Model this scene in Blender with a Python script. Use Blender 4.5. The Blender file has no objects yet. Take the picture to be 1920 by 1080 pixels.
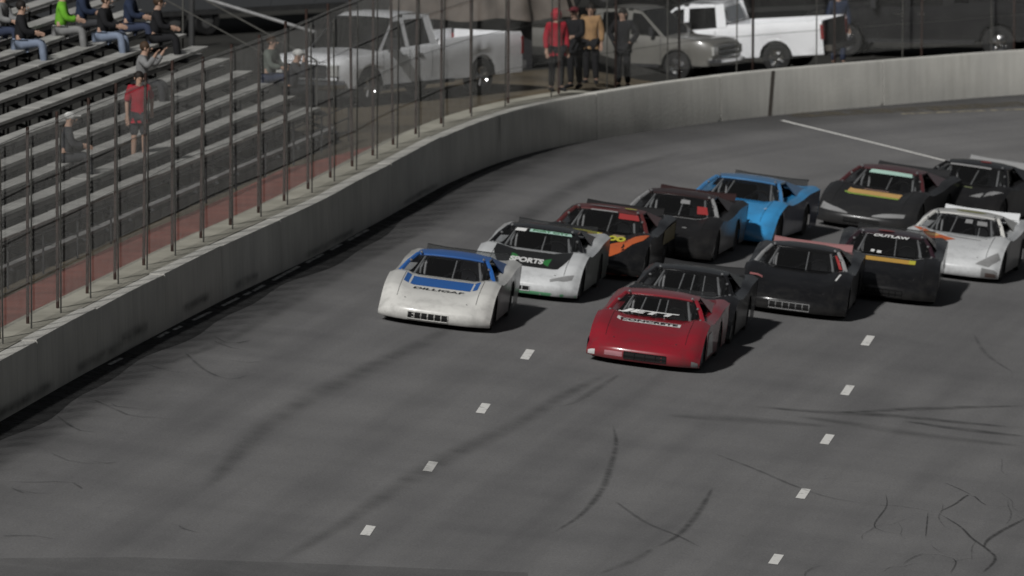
import bpy, bmesh, math, random
import numpy as np
from mathutils import Vector, Matrix

random.seed(7)
R = math.radians
SC = bpy.context.scene
COL = SC.collection

# ------------------------------------------------------------------ camera
F, HC = 23000.0, 20.2                     # focal length in photo pixels, camera height over the track rim
PITCH = math.atan(2040 / F)
cam_d = bpy.data.cameras.new('camera')
cam = bpy.data.objects.new('camera', cam_d)
COL.objects.link(cam)
cam.location = (0, 0, HC)
cam.rotation_euler = (math.pi / 2 - PITCH, 0, 0)
cam_d.sensor_width = 36.0
cam_d.lens = F / 1920 * 36.0
cam_d.clip_start, cam_d.clip_end = 1.0, 6000.0
cam_d.dof.use_dof = True
cam_d.dof.focus_distance = 199.0
cam_d.dof.aperture_fstop = 2.8
SC.camera = cam

# ------------------------------------------------------------------ world, sun, exposure
AZ, EL = 25.0, 39.0                       # direction the light travels (from +Y towards +X), sun elevation
world = bpy.data.worlds.new('World')
SC.world = world
world.use_nodes = True
wn = world.node_tree
bg = wn.nodes['Background']
sky = wn.nodes.new('ShaderNodeTexSky')
sky.sky_type = 'NISHITA'
sky.sun_disc = False
sky.sun_elevation = R(EL)
sky.sun_rotation = R(AZ + 180)
hsv = wn.nodes.new('ShaderNodeHueSaturation')
hsv.inputs['Saturation'].default_value = 0.25
wn.links.new(sky.outputs['Color'], hsv.inputs['Color'])
wn.links.new(hsv.outputs['Color'], bg.inputs['Color'])
bg.inputs['Strength'].default_value = 0.0145
sun_d = bpy.data.lights.new('sun', 'SUN')
sun_d.energy = 3.15
sun_d.angle = R(2.6)
sun_d.color = (1.0, 0.99, 0.97)
sun = bpy.data.objects.new('sun', sun_d)
COL.objects.link(sun)
LD = Vector((math.sin(R(AZ)) * math.cos(R(EL)), math.cos(R(AZ)) * math.cos(R(EL)), -math.sin(R(EL))))
sun.rotation_euler = LD.to_track_quat('-Z', 'Y').to_euler()
sun.location = (-60, 150, 80)
SC.view_settings.view_transform = 'Standard'
SC.view_settings.look = 'None'
SC.view_settings.exposure = 0.0
SC.view_settings.gamma = 1.0
SC.render.engine = 'CYCLES'
SC.cycles.use_denoising = True
SC.cycles.max_bounces = 6
SC.cycles.transparent_max_bounces = 24

# ------------------------------------------------------------------ materials
MATS = {}


def _mat(name):
    m = bpy.data.materials.new(name)
    m.use_nodes = True
    return m, m.node_tree, m.node_tree.nodes['Principled BSDF']


def noise_rgb(nt, c0, c1, scale, detail=4, coord='Object', lo=0.35, hi=0.65, stretch=None, uv=False):
    tc = nt.nodes.new('ShaderNodeTexCoord')
    src = tc.outputs['UV'] if uv else tc.outputs[coord]
    if stretch:
        mp = nt.nodes.new('ShaderNodeMapping')
        mp.inputs['Scale'].default_value = stretch
        nt.links.new(src, mp.inputs['Vector'])
        src = mp.outputs['Vector']
    n = nt.nodes.new('ShaderNodeTexNoise')
    n.inputs['Scale'].default_value = scale
    n.inputs['Detail'].default_value = detail
    nt.links.new(src, n.inputs['Vector'])
    r = nt.nodes.new('ShaderNodeValToRGB')
    r.color_ramp.elements[0].position = lo
    r.color_ramp.elements[1].position = hi
    r.color_ramp.elements[0].color = (*c0, 1)
    r.color_ramp.elements[1].color = (*c1, 1)
    nt.links.new(n.outputs['Fac'], r.inputs['Fac'])
    return r.outputs['Color'], n


def paint(name, c, rough=0.3, coat=0.6, var=0.16, metal=0.0, scale=1.6, spec=0.5, dust=0.4):
    """sprayed sheet metal: slightly uneven colour, rubber dust, uneven gloss"""
    if name in MATS:
        return MATS[name]
    m, nt, b = _mat(name)
    d = tuple(x * (1 - var) + 0.006 for x in c)
    col, n = noise_rgb(nt, d, c, scale, 6)
    tc0 = nt.nodes.new('ShaderNodeTexCoord')
    sz = nt.nodes.new('ShaderNodeSeparateXYZ'); nt.links.new(tc0.outputs['Object'], sz.inputs[0])
    nd = nt.nodes.new('ShaderNodeTexNoise'); nd.inputs['Scale'].default_value = 4.0; nd.inputs['Detail'].default_value = 7; nd.inputs['Roughness'].default_value = .7
    nt.links.new(tc0.outputs['Object'], nd.inputs['Vector'])
    mz = nt.nodes.new('ShaderNodeMapRange'); mz.inputs['From Min'].default_value = 0.85; mz.inputs['From Max'].default_value = 0.12; mz.inputs['To Min'].default_value = -.12; mz.inputs['To Max'].default_value = .16
    nt.links.new(sz.outputs['Z'], mz.inputs['Value'])
    sm = nt.nodes.new('ShaderNodeMath'); sm.operation = 'ADD'; nt.links.new(nd.outputs['Fac'], sm.inputs[0]); nt.links.new(mz.outputs['Result'], sm.inputs[1])
    mf = nt.nodes.new('ShaderNodeMapRange'); mf.inputs['From Min'].default_value = .5; mf.inputs['From Max'].default_value = .85; mf.inputs['To Max'].default_value = dust
    nt.links.new(sm.outputs[0], mf.inputs['Value'])
    dm = nt.nodes.new('ShaderNodeMix'); dm.data_type = 'RGBA'; nt.links.new(mf.outputs['Result'], dm.inputs[0])
    nt.links.new(col, dm.inputs[6]); dm.inputs[7].default_value = (.055, .052, .048, 1)
    nt.links.new(dm.outputs[2], b.inputs['Base Color'])
    b.inputs['Metallic'].default_value = metal
    mr = nt.nodes.new('ShaderNodeMapRange')
    mr.inputs['To Min'].default_value = rough * 1.35
    mr.inputs['To Max'].default_value = rough * 0.8
    nt.links.new(n.outputs['Fac'], mr.inputs['Value'])
    nt.links.new(mr.outputs['Result'], b.inputs['Roughness'])
    b.inputs['Coat Weight'].default_value = min(1, coat * 1.3)
    b.inputs['Specular IOR Level'].default_value = spec
    b.inputs['Coat Roughness'].default_value = 0.13
    # hammered sheet: faint waviness
    bp = nt.nodes.new('ShaderNodeBump')
    bp.inputs['Strength'].default_value = 0.12
    bp.inputs['Distance'].default_value = 0.02
    n2 = nt.nodes.new('ShaderNodeTexNoise')
    n2.inputs['Scale'].default_value = 3.5
    tc = nt.nodes.new('ShaderNodeTexCoord')
    nt.links.new(tc.outputs['Object'], n2.inputs['Vector'])
    nt.links.new(n2.outputs['Fac'], bp.inputs['Height'])
    nt.links.new(bp.outputs['Normal'], b.inputs['Normal'])
    MATS[name] = m
    return m


def matte(name, c, rough=0.8, var=0.25, scale=6.0, metal=0.0, bump=0.0, c1=None, stretch=None):
    if name in MATS:
        return MATS[name]
    m, nt, b = _mat(name)
    col, n = noise_rgb(nt, tuple(x * (1 - var) for x in c), c1 or c, scale, 5, stretch=stretch)
    nt.links.new(col, b.inputs['Base Color'])
    b.inputs['Roughness'].default_value = rough
    b.inputs['Metallic'].default_value = metal
    b.inputs['Specular IOR Level'].default_value = 0.3
    if bump:
        bp = nt.nodes.new('ShaderNodeBump')
        bp.inputs['Strength'].default_value = bump
        bp.inputs['Distance'].default_value = 0.01
        nt.links.new(n.outputs['Fac'], bp.inputs['Height'])
        nt.links.new(bp.outputs['Normal'], b.inputs['Normal'])
    MATS[name] = m
    return m


def glass(name, tint=(0.5, 0.52, 0.53), refl=0.06):
    if name in MATS:
        return MATS[name]
    m, nt, b = _mat(name)
    nt.nodes.remove(b)
    tr = nt.nodes.new('ShaderNodeBsdfTransparent')
    tr.inputs['Color'].default_value = (*tint, 1)
    gl = nt.nodes.new('ShaderNodeBsdfGlossy')
    gl.inputs['Roughness'].default_value = 0.06
    gl.inputs['Color'].default_value = (0.9, 0.9, 0.9, 1)
    fr = nt.nodes.new('ShaderNodeFresnel')
    fr.inputs['IOR'].default_value = 1.45
    df = nt.nodes.new('ShaderNodeBsdfDiffuse')
    df.inputs['Color'].default_value = (0.12, 0.12, 0.12, 1)
    m1 = nt.nodes.new('ShaderNodeMixShader')
    m1.inputs[0].default_value = refl
    m2 = nt.nodes.new('ShaderNodeMixShader')
    nt.links.new(tr.outputs[0], m1.inputs[1])
    nt.links.new(df.outputs[0], m1.inputs[2])
    nt.links.new(fr.outputs[0], m2.inputs[0])
    nt.links.new(m1.outputs[0], m2.inputs[1])
    nt.links.new(gl.outputs[0], m2.inputs[2])
    nt.links.new(m2.outputs[0], nt.nodes['Material Output'].inputs['Surface'])
    MATS[name] = m
    return m


def worn(name, c, cover=0.5, scale=9.0, rough=0.85, soft=0.12, maxa=1.0, stretch=(1, 1, 1), fade=0.0):
    """paint or rubber left on asphalt: breaks up with noise, asphalt shows between"""
    if name in MATS:
        return MATS[name]
    m, nt, b = _mat(name)
    b.inputs['Base Color'].default_value = (*c, 1)
    b.inputs['Roughness'].default_value = rough
    tc = nt.nodes.new('ShaderNodeTexCoord')
    mp = nt.nodes.new('ShaderNodeMapping')
    mp.inputs['Scale'].default_value = stretch
    nt.links.new(tc.outputs['Object'], mp.inputs['Vector'])
    n = nt.nodes.new('ShaderNodeTexNoise')
    n.inputs['Scale'].default_value = scale
    n.inputs['Detail'].default_value = 6
    nt.links.new(mp.outputs['Vector'], n.inputs['Vector'])
    mr = nt.nodes.new('ShaderNodeMapRange')
    mr.inputs['From Min'].default_value = cover - soft
    mr.inputs['From Max'].default_value = cover + soft
    mr.inputs['To Max'].default_value = maxa
    nt.links.new(n.outputs['Fac'], mr.inputs['Value'])
    if fade:
        sx = nt.nodes.new('ShaderNodeSeparateXYZ')
        nt.links.new(tc.outputs['UV'], sx.inputs[0])
        out = mr.outputs['Result']
        for ax, wd in (('Y', fade), ('X', 0.12)):
            pp = nt.nodes.new('ShaderNodeMath'); pp.operation = 'PINGPONG'; pp.inputs[1].default_value = 0.5
            nt.links.new(sx.outputs[ax], pp.inputs[0])
            m1 = nt.nodes.new('ShaderNodeMapRange'); m1.interpolation_type = 'SMOOTHSTEP'
            m1.inputs['From Max'].default_value = wd
            nt.links.new(pp.outputs[0], m1.inputs['Value'])
            mm = nt.nodes.new('ShaderNodeMath'); mm.operation = 'MULTIPLY'
            nt.links.new(out, mm.inputs[0]); nt.links.new(m1.outputs['Result'], mm.inputs[1])
            out = mm.outputs[0]
        nt.links.new(out, b.inputs['Alpha'])
    else:
        nt.links.new(mr.outputs['Result'], b.inputs['Alpha'])
    MATS[name] = m
    return m


def asphalt_material():
    m, nt, b = _mat('asphalt')
    L = nt.links.new
    tc = nt.nodes.new('ShaderNodeTexCoord')
    # fine stone grain
    n1 = nt.nodes.new('ShaderNodeTexNoise'); n1.inputs['Scale'].default_value = 30; n1.inputs['Detail'].default_value = 8
    L(tc.outputs['Object'], n1.inputs['Vector'])
    # broad patches
    n2 = nt.nodes.new('ShaderNodeTexNoise'); n2.inputs['Scale'].default_value = 0.35; n2.inputs['Detail'].default_value = 7
    L(tc.outputs['Object'], n2.inputs['Vector'])
    # rubbered grooves along the racing direction (uv = metres along, metres from wall)
    mp = nt.nodes.new('ShaderNodeMapping'); mp.inputs['Scale'].default_value = (0.035, 1.1, 1)
    L(tc.outputs['UV'], mp.inputs['Vector'])
    n3 = nt.nodes.new('ShaderNodeTexNoise'); n3.inputs['Scale'].default_value = 1.0; n3.inputs['Detail'].default_value = 6
    L(mp.outputs['Vector'], n3.inputs['Vector'])
    r1 = nt.nodes.new('ShaderNodeValToRGB')
    r1.color_ramp.elements[0].position = 0.2; r1.color_ramp.elements[0].color = (0.134, 0.132, 0.134, 1)
    r1.color_ramp.elements[1].position = 0.7; r1.color_ramp.elements[1].color = (0.178, 0.175, 0.175, 1)
    L(n2.outputs['Fac'], r1.inputs['Fac'])
    mx = nt.nodes.new('ShaderNodeMix'); mx.data_type = 'RGBA'; mx.blend_type = 'MULTIPLY'; mx.inputs[0].default_value = 1
    r3 = nt.nodes.new('ShaderNodeValToRGB')
    r3.color_ramp.elements[0].position = 0.32; r3.color_ramp.elements[0].color = (0.83, 0.83, 0.83, 1)
    r3.color_ramp.elements[1].position = 0.6; r3.color_ramp.elements[1].color = (1.06, 1.06, 1.05, 1)
    L(n3.outputs['Fac'], r3.inputs['Fac'])
    L(r1.outputs['Color'], mx.inputs[6]); L(r3.outputs['Color'], mx.inputs[7])
    mx2 = nt.nodes.new('ShaderNodeMix'); mx2.data_type = 'RGBA'; mx2.blend_type = 'MULTIPLY'; mx2.inputs[0].default_value = 1
    r2 = nt.nodes.new('ShaderNodeValToRGB')
    r2.color_ramp.elements[0].position = 0.3; r2.color_ramp.elements[0].color = (0.78, 0.78, 0.78, 1)
    r2.color_ramp.elements[1].position = 0.7; r2.color_ramp.elements[1].color = (1.16, 1.16, 1.16, 1)
    L(n1.outputs['Fac'], r2.inputs['Fac'])
    L(mx.outputs[2], mx2.inputs[6]); L(r2.outputs['Color'], mx2.inputs[7])
    # rubber crumbs and oil gathered along the foot of the wall
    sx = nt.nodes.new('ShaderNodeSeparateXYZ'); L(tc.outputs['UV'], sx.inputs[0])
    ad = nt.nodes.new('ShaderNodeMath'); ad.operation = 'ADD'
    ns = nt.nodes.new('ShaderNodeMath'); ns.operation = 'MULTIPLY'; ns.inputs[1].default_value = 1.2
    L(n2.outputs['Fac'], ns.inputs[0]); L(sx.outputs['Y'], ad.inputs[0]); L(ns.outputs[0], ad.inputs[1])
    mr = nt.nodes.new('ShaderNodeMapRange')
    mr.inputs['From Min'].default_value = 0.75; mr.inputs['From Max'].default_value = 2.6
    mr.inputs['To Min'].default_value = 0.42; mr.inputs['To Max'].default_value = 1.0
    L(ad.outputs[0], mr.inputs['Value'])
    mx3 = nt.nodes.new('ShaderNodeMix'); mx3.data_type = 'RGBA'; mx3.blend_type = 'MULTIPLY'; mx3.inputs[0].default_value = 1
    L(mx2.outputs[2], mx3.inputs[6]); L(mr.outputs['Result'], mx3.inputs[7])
    L(mx3.outputs[2], b.inputs['Base Color'])
    b.inputs['Roughness'].default_value = 0.82
    b.inputs['Specular IOR Level'].default_value = 0.25
    bp = nt.nodes.new('ShaderNodeBump'); bp.inputs['Strength'].default_value = 0.35; bp.inputs['Distance'].default_value = 0.008
    L(n1.outputs['Fac'], bp.inputs['Height']); L(bp.outputs['Normal'], b.inputs['Normal'])
    return m


def concrete_material(name, c0, c1, streak=True):
    if name in MATS:
        return MATS[name]
    m, nt, b = _mat(name)
    L = nt.links.new
    col, n = noise_rgb(nt, c0, c1, 0.7, 8)
    tc = nt.nodes.new('ShaderNodeTexCoord')
    mp = nt.nodes.new('ShaderNodeMapping'); mp.inputs['Scale'].default_value = (2.0, 2.0, 0.22)
    L(tc.outputs['Object'], mp.inputs['Vector'])
    n2 = nt.nodes.new('ShaderNodeTexNoise'); n2.inputs['Scale'].default_value = 3.0; n2.inputs['Detail'].default_value = 6
    L(mp.outputs['Vector'], n2.inputs['Vector'])
    r = nt.nodes.new('ShaderNodeValToRGB')
    r.color_ramp.elements[0].position = 0.28; r.color_ramp.elements[0].color = (0.92, 0.918, 0.912, 1)
    r.color_ramp.elements[1].position = 0.62; r.color_ramp.elements[1].color = (1.05, 1.05, 1.05, 1)
    L(n2.outputs['Fac'], r.inputs['Fac'])
    mx = nt.nodes.new('ShaderNodeMix'); mx.data_type = 'RGBA'; mx.blend_type = 'MULTIPLY'; mx.inputs[0].default_value = 1
    L(col, mx.inputs[6]); L(r.outputs['Color'], mx.inputs[7])
    L(mx.outputs[2], b.inputs['Base Color'])
    b.inputs['Roughness'].default_value = 0.9
    n3 = nt.nodes.new('ShaderNodeTexNoise'); n3.inputs['Scale'].default_value = 14; n3.inputs['Detail'].default_value = 6
    L(tc.outputs['Object'], n3.inputs['Vector'])
    bp = nt.nodes.new('ShaderNodeBump'); bp.inputs['Strength'].default_value = 0.4; bp.inputs['Distance'].default_value = 0.01
    L(n3.outputs['Fac'], bp.inputs['Height']); L(bp.outputs['Normal'], b.inputs['Normal'])
    MATS[name] = m
    return m


# ------------------------------------------------------------------ mesh helpers
class MB:
    def __init__(s):
        s.v, s.f = [], []

    def vert(s, p):
        s.v.append(tuple(p)); return len(s.v) - 1

    def poly(s, pts):
        i = len(s.v); s.v += [tuple(p) for p in pts]; s.f.append(tuple(range(i, i + len(pts)))); return s

    def grid(s, rows, keep=None):
        n, w, i0 = len(rows), len(rows[0]), len(s.v)
        for r in rows:
            s.v += [tuple(p) for p in r]
        for i in range(n - 1):
            for j in range(w - 1):
                if keep is None or keep(i, j):
                    a = i0 + i * w + j
                    s.f.append((a, a + 1, a + w + 1, a + w))
        return s

    def box(s, lo, hi, M=None):
        (x0, y0, z0), (x1, y1, z1) = lo, hi
        P = [(x0, y0, z0), (x1, y0, z0), (x1, y1, z0), (x0, y1, z0), (x0, y0, z1), (x1, y0, z1), (x1, y1, z1), (x0, y1, z1)]
        if M is not None:
            P = [M @ Vector(p) for p in P]
        i = len(s.v); s.v += [tuple(p) for p in P]
        s.f += [tuple(i + k for k in q) for q in ((3, 2, 1, 0), (4, 5, 6, 7), (0, 1, 5, 4), (1, 2, 6, 5), (2, 3, 7, 6), (3, 0, 4, 7))]
        return s

    def tube(s, pts, r, n=6, cap=True):
        pts = [Vector(p) for p in pts]
        rs = r if isinstance(r, (list, tuple)) else [r] * len(pts)
        rings = []
        up = Vector((0, 0, 1))
        for k, p in enumerate(pts):
            d = (pts[min(k + 1, len(pts) - 1)] - pts[max(k - 1, 0)])
            d = d.normalized() if d.length > 1e-9 else up
            ref = up if abs(d.z) < 0.95 else Vector((1, 0, 0))
            a = d.cross(ref).normalized(); b = d.cross(a)
            i = len(s.v)
            for j in range(n):
                t = 2 * math.pi * j / n
                s.v.append(tuple(p + (a * math.cos(t) + b * math.sin(t)) * rs[k]))
            rings.append(i)
        for q in range(len(rings) - 1):
            A, B = rings[q], rings[q + 1]
            for j in range(n):
                s.f.append((A + j, A + (j + 1) % n, B + (j + 1) % n, B + j))
        if cap:
            s.f.append(tuple(rings[0] + j for j in range(n))[::-1])
            s.f.append(tuple(rings[-1] + j for j in range(n)))
        return s

    def lathe(s, prof, n=24, c=(0, 0, 0)):
        """profile of (radius, y) turned about the local Y axis through c"""
        rows = []
        for k in range(n + 1):
            t = 2 * math.pi * k / n
            rows.append([(c[0] + r * math.cos(t), c[1] + y, c[2] + r * math.sin(t)) for r, y in prof])
        return s.grid(rows)

    def ball(s, c, r, n=10, m=7):
        rx, ry, rz = (r, r, r) if not isinstance(r, (tuple, list)) else r
        rows = []
        for i in range(m + 1):
            a = math.pi * i / m
            rows.append([(c[0] + rx * math.sin(a) * math.cos(2 * math.pi * j / n), c[1] + ry * math.sin(a) * math.sin(2 * math.pi * j / n), c[2] + rz * math.cos(a)) for j in range(n + 1)])
        return s.grid(rows)

    def build(s, name, mat, parent=None, smooth=35, weld=1e-5, uv=None):
        me = bpy.data.meshes.new(name)
        me.from_pydata(s.v, [], s.f)
        if uv is not None:
            l = me.uv_layers.new(name='UVMap')
            for lp in me.loops:
                l.data[lp.index].uv = uv[lp.vertex_index]
        elif weld:
            bm = bmesh.new(); bm.from_mesh(me)
            bmesh.ops.remove_doubles(bm, verts=bm.verts, dist=weld)
            bmesh.ops.recalc_face_normals(bm, faces=bm.faces)
            bm.to_mesh(me); bm.free()
        me.materials.append(mat)
        if smooth:
            me.shade_smooth()
            me.set_sharp_from_angle(angle=R(smooth))
        o = bpy.data.objects.new(name, me)
        COL.objects.link(o)
        if parent is not None:
            o.parent = parent
        return o


def thing(name, label, cat, M=None, group=None):
    o = bpy.data.objects.new(name, None)
    o.empty_display_size = 0.2
    COL.objects.link(o)
    if M is not None:
        o.matrix_world = M
    o['label'] = label; o['category'] = cat
    if group:
        o['group'] = group
    return o


def structure(o, kind='structure'):
    o['kind'] = kind
    return o


def lerp_tab(tab, x):
    if x <= tab[0][0]:
        return tab[0][1]
    for (a, b), (c, d) in zip(tab, tab[1:]):
        if x <= c:
            return b + (d - b) * (x - a) / (c - a)
    return tab[-1][1]


def sstep(a, b, x):
    t = min(1, max(0, (x - a) / (b - a)))
    return t * t * (3 - 2 * t)


# ------------------------------------------------------------------ the lie of the land
# foot of the outside wall seen from above: straight along the front stretch, then bending into the turn
KN = [(-43.1, -60), (-35.2, 0), (-25.3, 75), (-15.4, 150), (-8.45, 203), (-6.9, 214.4), (-5.3, 225.4), (-3.85, 234.2), (-2.7, 242.2),
      (-1.2, 252.8), (0.45, 260.4), (2.75, 265.9), (4.55, 269.2), (5.85, 271.1), (7.62, 273.2), (9.6, 275.4), (11.6, 277.4),
      (17, 281.8), (25, 286.2), (36, 289.4), (50, 290.2), (64, 286)]


def catmull(P, per=8):
    P = [np.array(p, float) for p in P]
    out = []
    for i in range(len(P) - 1):
        p0, p1, p2, p3 = P[max(i - 1, 0)], P[i], P[i + 1], P[min(i + 2, len(P) - 1)]
        for k in range(per):
            t = k / per
            out.append(0.5 * (2 * p1 + (p2 - p0) * t + (2 * p0 - 5 * p1 + 4 * p2 - p3) * t * t + (3 * p1 - p0 - 3 * p2 + p3) * t ** 3))
    out.append(P[-1])
    return np.array(out)


def resample(P, step):
    seg = np.linalg.norm(np.diff(P, axis=0), axis=1)
    s = np.concatenate([[0], np.cumsum(seg)])
    n = max(2, int(s[-1] / step) + 1)
    t = np.linspace(0, s[-1], n)
    return np.stack([np.interp(t, s, P[:, k]) for k in range(P.shape[1])], 1), t


WP, WS = resample(catmull(KN, 12), 0.5)
WT = np.gradient(WP, axis=0)
for _ in range(4):
    WT[1:-1] = (WT[:-2] + 2 * WT[1:-1] + WT[2:]) / 4
WT /= np.linalg.norm(WT, axis=1)[:, None]
WN = np.stack([WT[:, 1], -WT[:, 0]], 1)         # towards the infield
BANK = 0.12


def dist(x, y):
    """signed distance to the wall foot, positive on the track"""
    a = WP[:-1]; ab = WP[1:] - a
    ap = np.array([x, y]) - a
    t = np.clip((ap * ab).sum(1) / (ab * ab).sum(1), 0, 1)
    q = ap - ab * t[:, None]
    d2 = (q * q).sum(1); i = int(d2.argmin())
    sgn = 1.0 if (ab[i][1] * ap[i][0] - ab[i][0] * ap[i][1]) > 0 else -1.0
    return sgn * math.sqrt(d2[i]), i


def zsurf(x, y):
    d, _ = dist(x, y)
    return -BANK * min(max(d, 0), 26.0)


def zpad(x):
    """paddock level: flush with the wall top by the grandstand, lower behind the turn"""
    return 1.0 - 0.75 * sstep(1.0, 4.2, x)


cp, sp = math.cos(PITCH), math.sin(PITCH)


def ray(u, v):
    x, y = (u - 960) / F, -(v - 540) / F
    return np.array([x, cp + y * sp, -sp + y * cp])


def at_z(u, v, z):
    d = ray(u, v); t = (z - HC) / d[2]
    return Vector((d[0] * t, d[1] * t, z))


def on_track(u, v, lift=0.0):
    d = ray(u, v)
    lo, hi = 120.0, 330.0
    for _ in range(40):
        t = (lo + hi) / 2
        p = d * t
        if HC + p[2] - zsurf(p[0], p[1]) - lift > 0:
            lo = t
        else:
            hi = t
    p = d * lo
    return Vector((p[0], p[1], HC + p[2]))


def surf_normal(x, y):
    e = 0.6
    dx = (zsurf(x + e, y) - zsurf(x - e, y)) / (2 * e)
    dy = (zsurf(x, y + e) - zsurf(x, y - e)) / (2 * e)
    return Vector((-dx, -dy, 1)).normalized()


def offs(i, d, z):
    return (WP[i][0] + WN[i][0] * d, WP[i][1] + WN[i][1] * d, z)


I0, I1 = 0, len(WP) - 1

# ------------------------------------------------------------------ ground, track, paddock
M_ASPH = asphalt_material()
M_GRASS = matte('infield_grass', (0.05, 0.06, 0.03), 0.95, 0.4, 0.8)
M_SAND = matte('sandy_ground', (0.13, 0.105, 0.07), 0.95, 0.55, 0.5, bump=0.4)
M_LEDGE = concrete_material('ledge_concrete', (0.25, 0.24, 0.20), (0.36, 0.345, 0.29))
M_CLAY = matte('red_clay_paint', (0.25, 0.09, 0.07), 0.9, 0.35, 1.2, bump=0.3)
M_WALL = concrete_material('wall_concrete', (0.51, 0.50, 0.465), (0.61, 0.597, 0.55))

g = MB()
S = 3500
g.poly([(-S, -S, -3.3), (S, -S, -3.3), (S, S, -3.3), (-S, S, -3.3)])
structure(g.build('ground', M_GRASS, smooth=0))

ds = [0.0, 0.4, 0.8, 1.3, 2, 3, 4.5, 6, 8, 10, 12, 14, 16, 18, 20, 22, 24, 26]
rows, uv = [], []
for i in range(0, len(WP)):
    rows.append([(lambda q: (q[0], q[1], zsurf(q[0], q[1])))(offs(i, d, 0)) for d in ds]); uv += [(WS[i], d) for d in ds]
tb = MB().grid(rows)
track = structure(tb.build('race_track', M_ASPH, smooth=60, uv=uv))

ap = MB()
inner = [offs(i, 26.0, -BANK * 26 - 0.004) for i in range(0, len(WP), 4)]
inner2 = [offs(i, 40.0 if i < 640 else 30.0, -BANK * 26 - 0.05) for i in range(0, len(WP), 4)]
ap.grid([list(r) for r in zip(inner, inner2)])
structure(ap.build('apron', M_ASPH, smooth=0))

# paddock terrace behind the wall, level with its top
pk = [-0.4, -1.25, -2.1, -4, -8, -15, -30, -60, -120, -400, -1500]
M_LOT = matte('unlit_parking_lot', (0.035, 0.034, 0.030), 0.95, 0.5, 0.6, bump=0.3)  # darkness of the unlit car park is put into this colour
for nm, dd, mt in (('paddock_ground', (-2.1, -3, -4.5), M_SAND), ('parking_lot', (-4.5, -8, -15, -30, -60, -120, -400, -1500), M_LOT)):
    mb = MB().grid([[(lambda q: (q[0], q[1], zpad(q[0]) - (0.005 if d > -3 else 0)))(offs(i, d, 0)) for d in dd] for i in range(0, len(WP), 4)])
    structure(mb.build(nm, mt, smooth=0))
mb = MB().grid([[(lambda q: (q[0], q[1], zpad(q[0])))(offs(i, d, 0)) for d in (-0.31, -0.62, -0.85, -1.05)] for i in range(0, len(WP))])
structure(mb.build('concrete_ledge', M_LEDGE, smooth=0))
iend = int(np.argmin(abs(WP[:, 1] - 249.5)))
mb = MB().grid([[offs(i, d * min(1, (iend - i) / 14 + 0.02) - 1.05, 1.0) for d in (0, -0.45, -0.95)] for i in range(0, iend + 1)])
structure(mb.build('red_walkway', M_CLAY, smooth=0))
mb = MB().grid([[(lambda q: (q[0], q[1], zpad(q[0]) - .01))(offs(i, d, 0)) for d in (-1.04, -2.2)] for i in range(0, len(WP))])
structure(mb.build('verge_strip', M_SAND, smooth=0))


# ------------------------------------------------------------------ the wall
wall = thing('barrier_wall', 'long pale concrete barrier wall curving round the outside of the track', 'wall')
random.seed(3)
i = int(np.argmin(abs(WP[:, 1] - 130)))
joints = []
while i < I1 - 3:
    j = min(I1 - 1, i + random.choice((11, 12, 12, 13, 14)))
    joints.append((i, j)); i = j
for k, (a, b) in enumerate(joints):
    near = WP[b][1] < 256
    wob = random.uniform(-0.03, 0.03) if near else 0.0
    hz = 1.0 + (random.uniform(-0.02, 0.02) if near else random.uniform(-0.008, 0.008))
    g0 = 0.03 if k % 1 == 0 else 0
    idx = list(range(a, b + 1))
    prof = [(0.0, -0.25), (0.0, 0.12), (-0.02, 0.96), (-0.035, 1.0), (-0.30, 1.0), (-0.32, 0.97), (-0.32, -0.25)]
    rows = []
    for q, ii in enumerate(idx):
        e = wob * math.sin(math.pi * q / (len(idx) - 1))
        row = []
        for d, z in prof:
            p = Vector(offs(ii, d + e, z * hz if z > 0.5 else z))
            if q == 0:
                p += Vector((WT[ii][0], WT[ii][1], 0)) * 0.012
            if q == len(idx) - 1:
                p -= Vector((WT[ii][0], WT[ii][1], 0)) * 0.012
            row.append(p)
        rows.append(row)
    m = MB().grid(rows)
    m.poly(rows[0][::-1]); m.poly(rows[-1])
    m.build('wall_panel', M_WALL, wall, smooth=40)
# the one wide open joint in the turn, filled with dark sealant
ji = int(np.argmin((WP[:, 0] - 5.83) ** 2 + (WP[:, 1] - 271.1) ** 2))
m = MB()
t2 = Vector((WT[ji][0], WT[ji][1], 0)); n2 = Vector((WN[ji][0], WN[ji][1], 0)); o2 = Vector((*WP[ji], 0))
for z0, z1, sh in ((-0.02, 0.99, 0.0),):
    A, B = o2 + n2 * 0.004, o2 + n2 * -0.012
    m.poly([A - t2 * 0.12 + Vector((0, 0, z0)), A + t2 * 0.03 + Vector((0, 0, z0)), B + t2 * 0.17 + Vector((0, 0, z1)), B + t2 * 0.04 + Vector((0, 0, z1))])
m.build('sealed_joint', matte('joint_filler', (0.13, 0.115, 0.10), 0.9), wall, smooth=0)


# ------------------------------------------------------------------ marks on the track
def ribbon(pts, w, lift, taper=True, per=6):
    P = catmull([(p.x, p.y) for p in pts], per) if len(pts) > 2 else np.array([(p.x, p.y) for p in pts])
    P, s = resample(P, 0.35)
    T = np.gradient(P, axis=0); T /= np.linalg.norm(T, axis=1)[:, None]
    N = np.stack([T[:, 1], -T[:, 0]], 1)
    rows = []
    ribbon.uv = []
    for k in range(len(P)):
        ww = w * (0.35 + 0.65 * math.sin(math.pi * k / (len(P) - 1))) if taper else w
        row = []
        for q in (-0.5, 0, 0.5):
            x, y = P[k] + N[k] * q * ww
            row.append((x, y, zsurf(x, y) + lift)); ribbon.uv.append((k / (len(P) - 1), q + 0.5))
        rows.append(row)
    return MB().grid(rows)


def px_line(L):
    return [on_track(u, v) for u, v in L]


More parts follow.
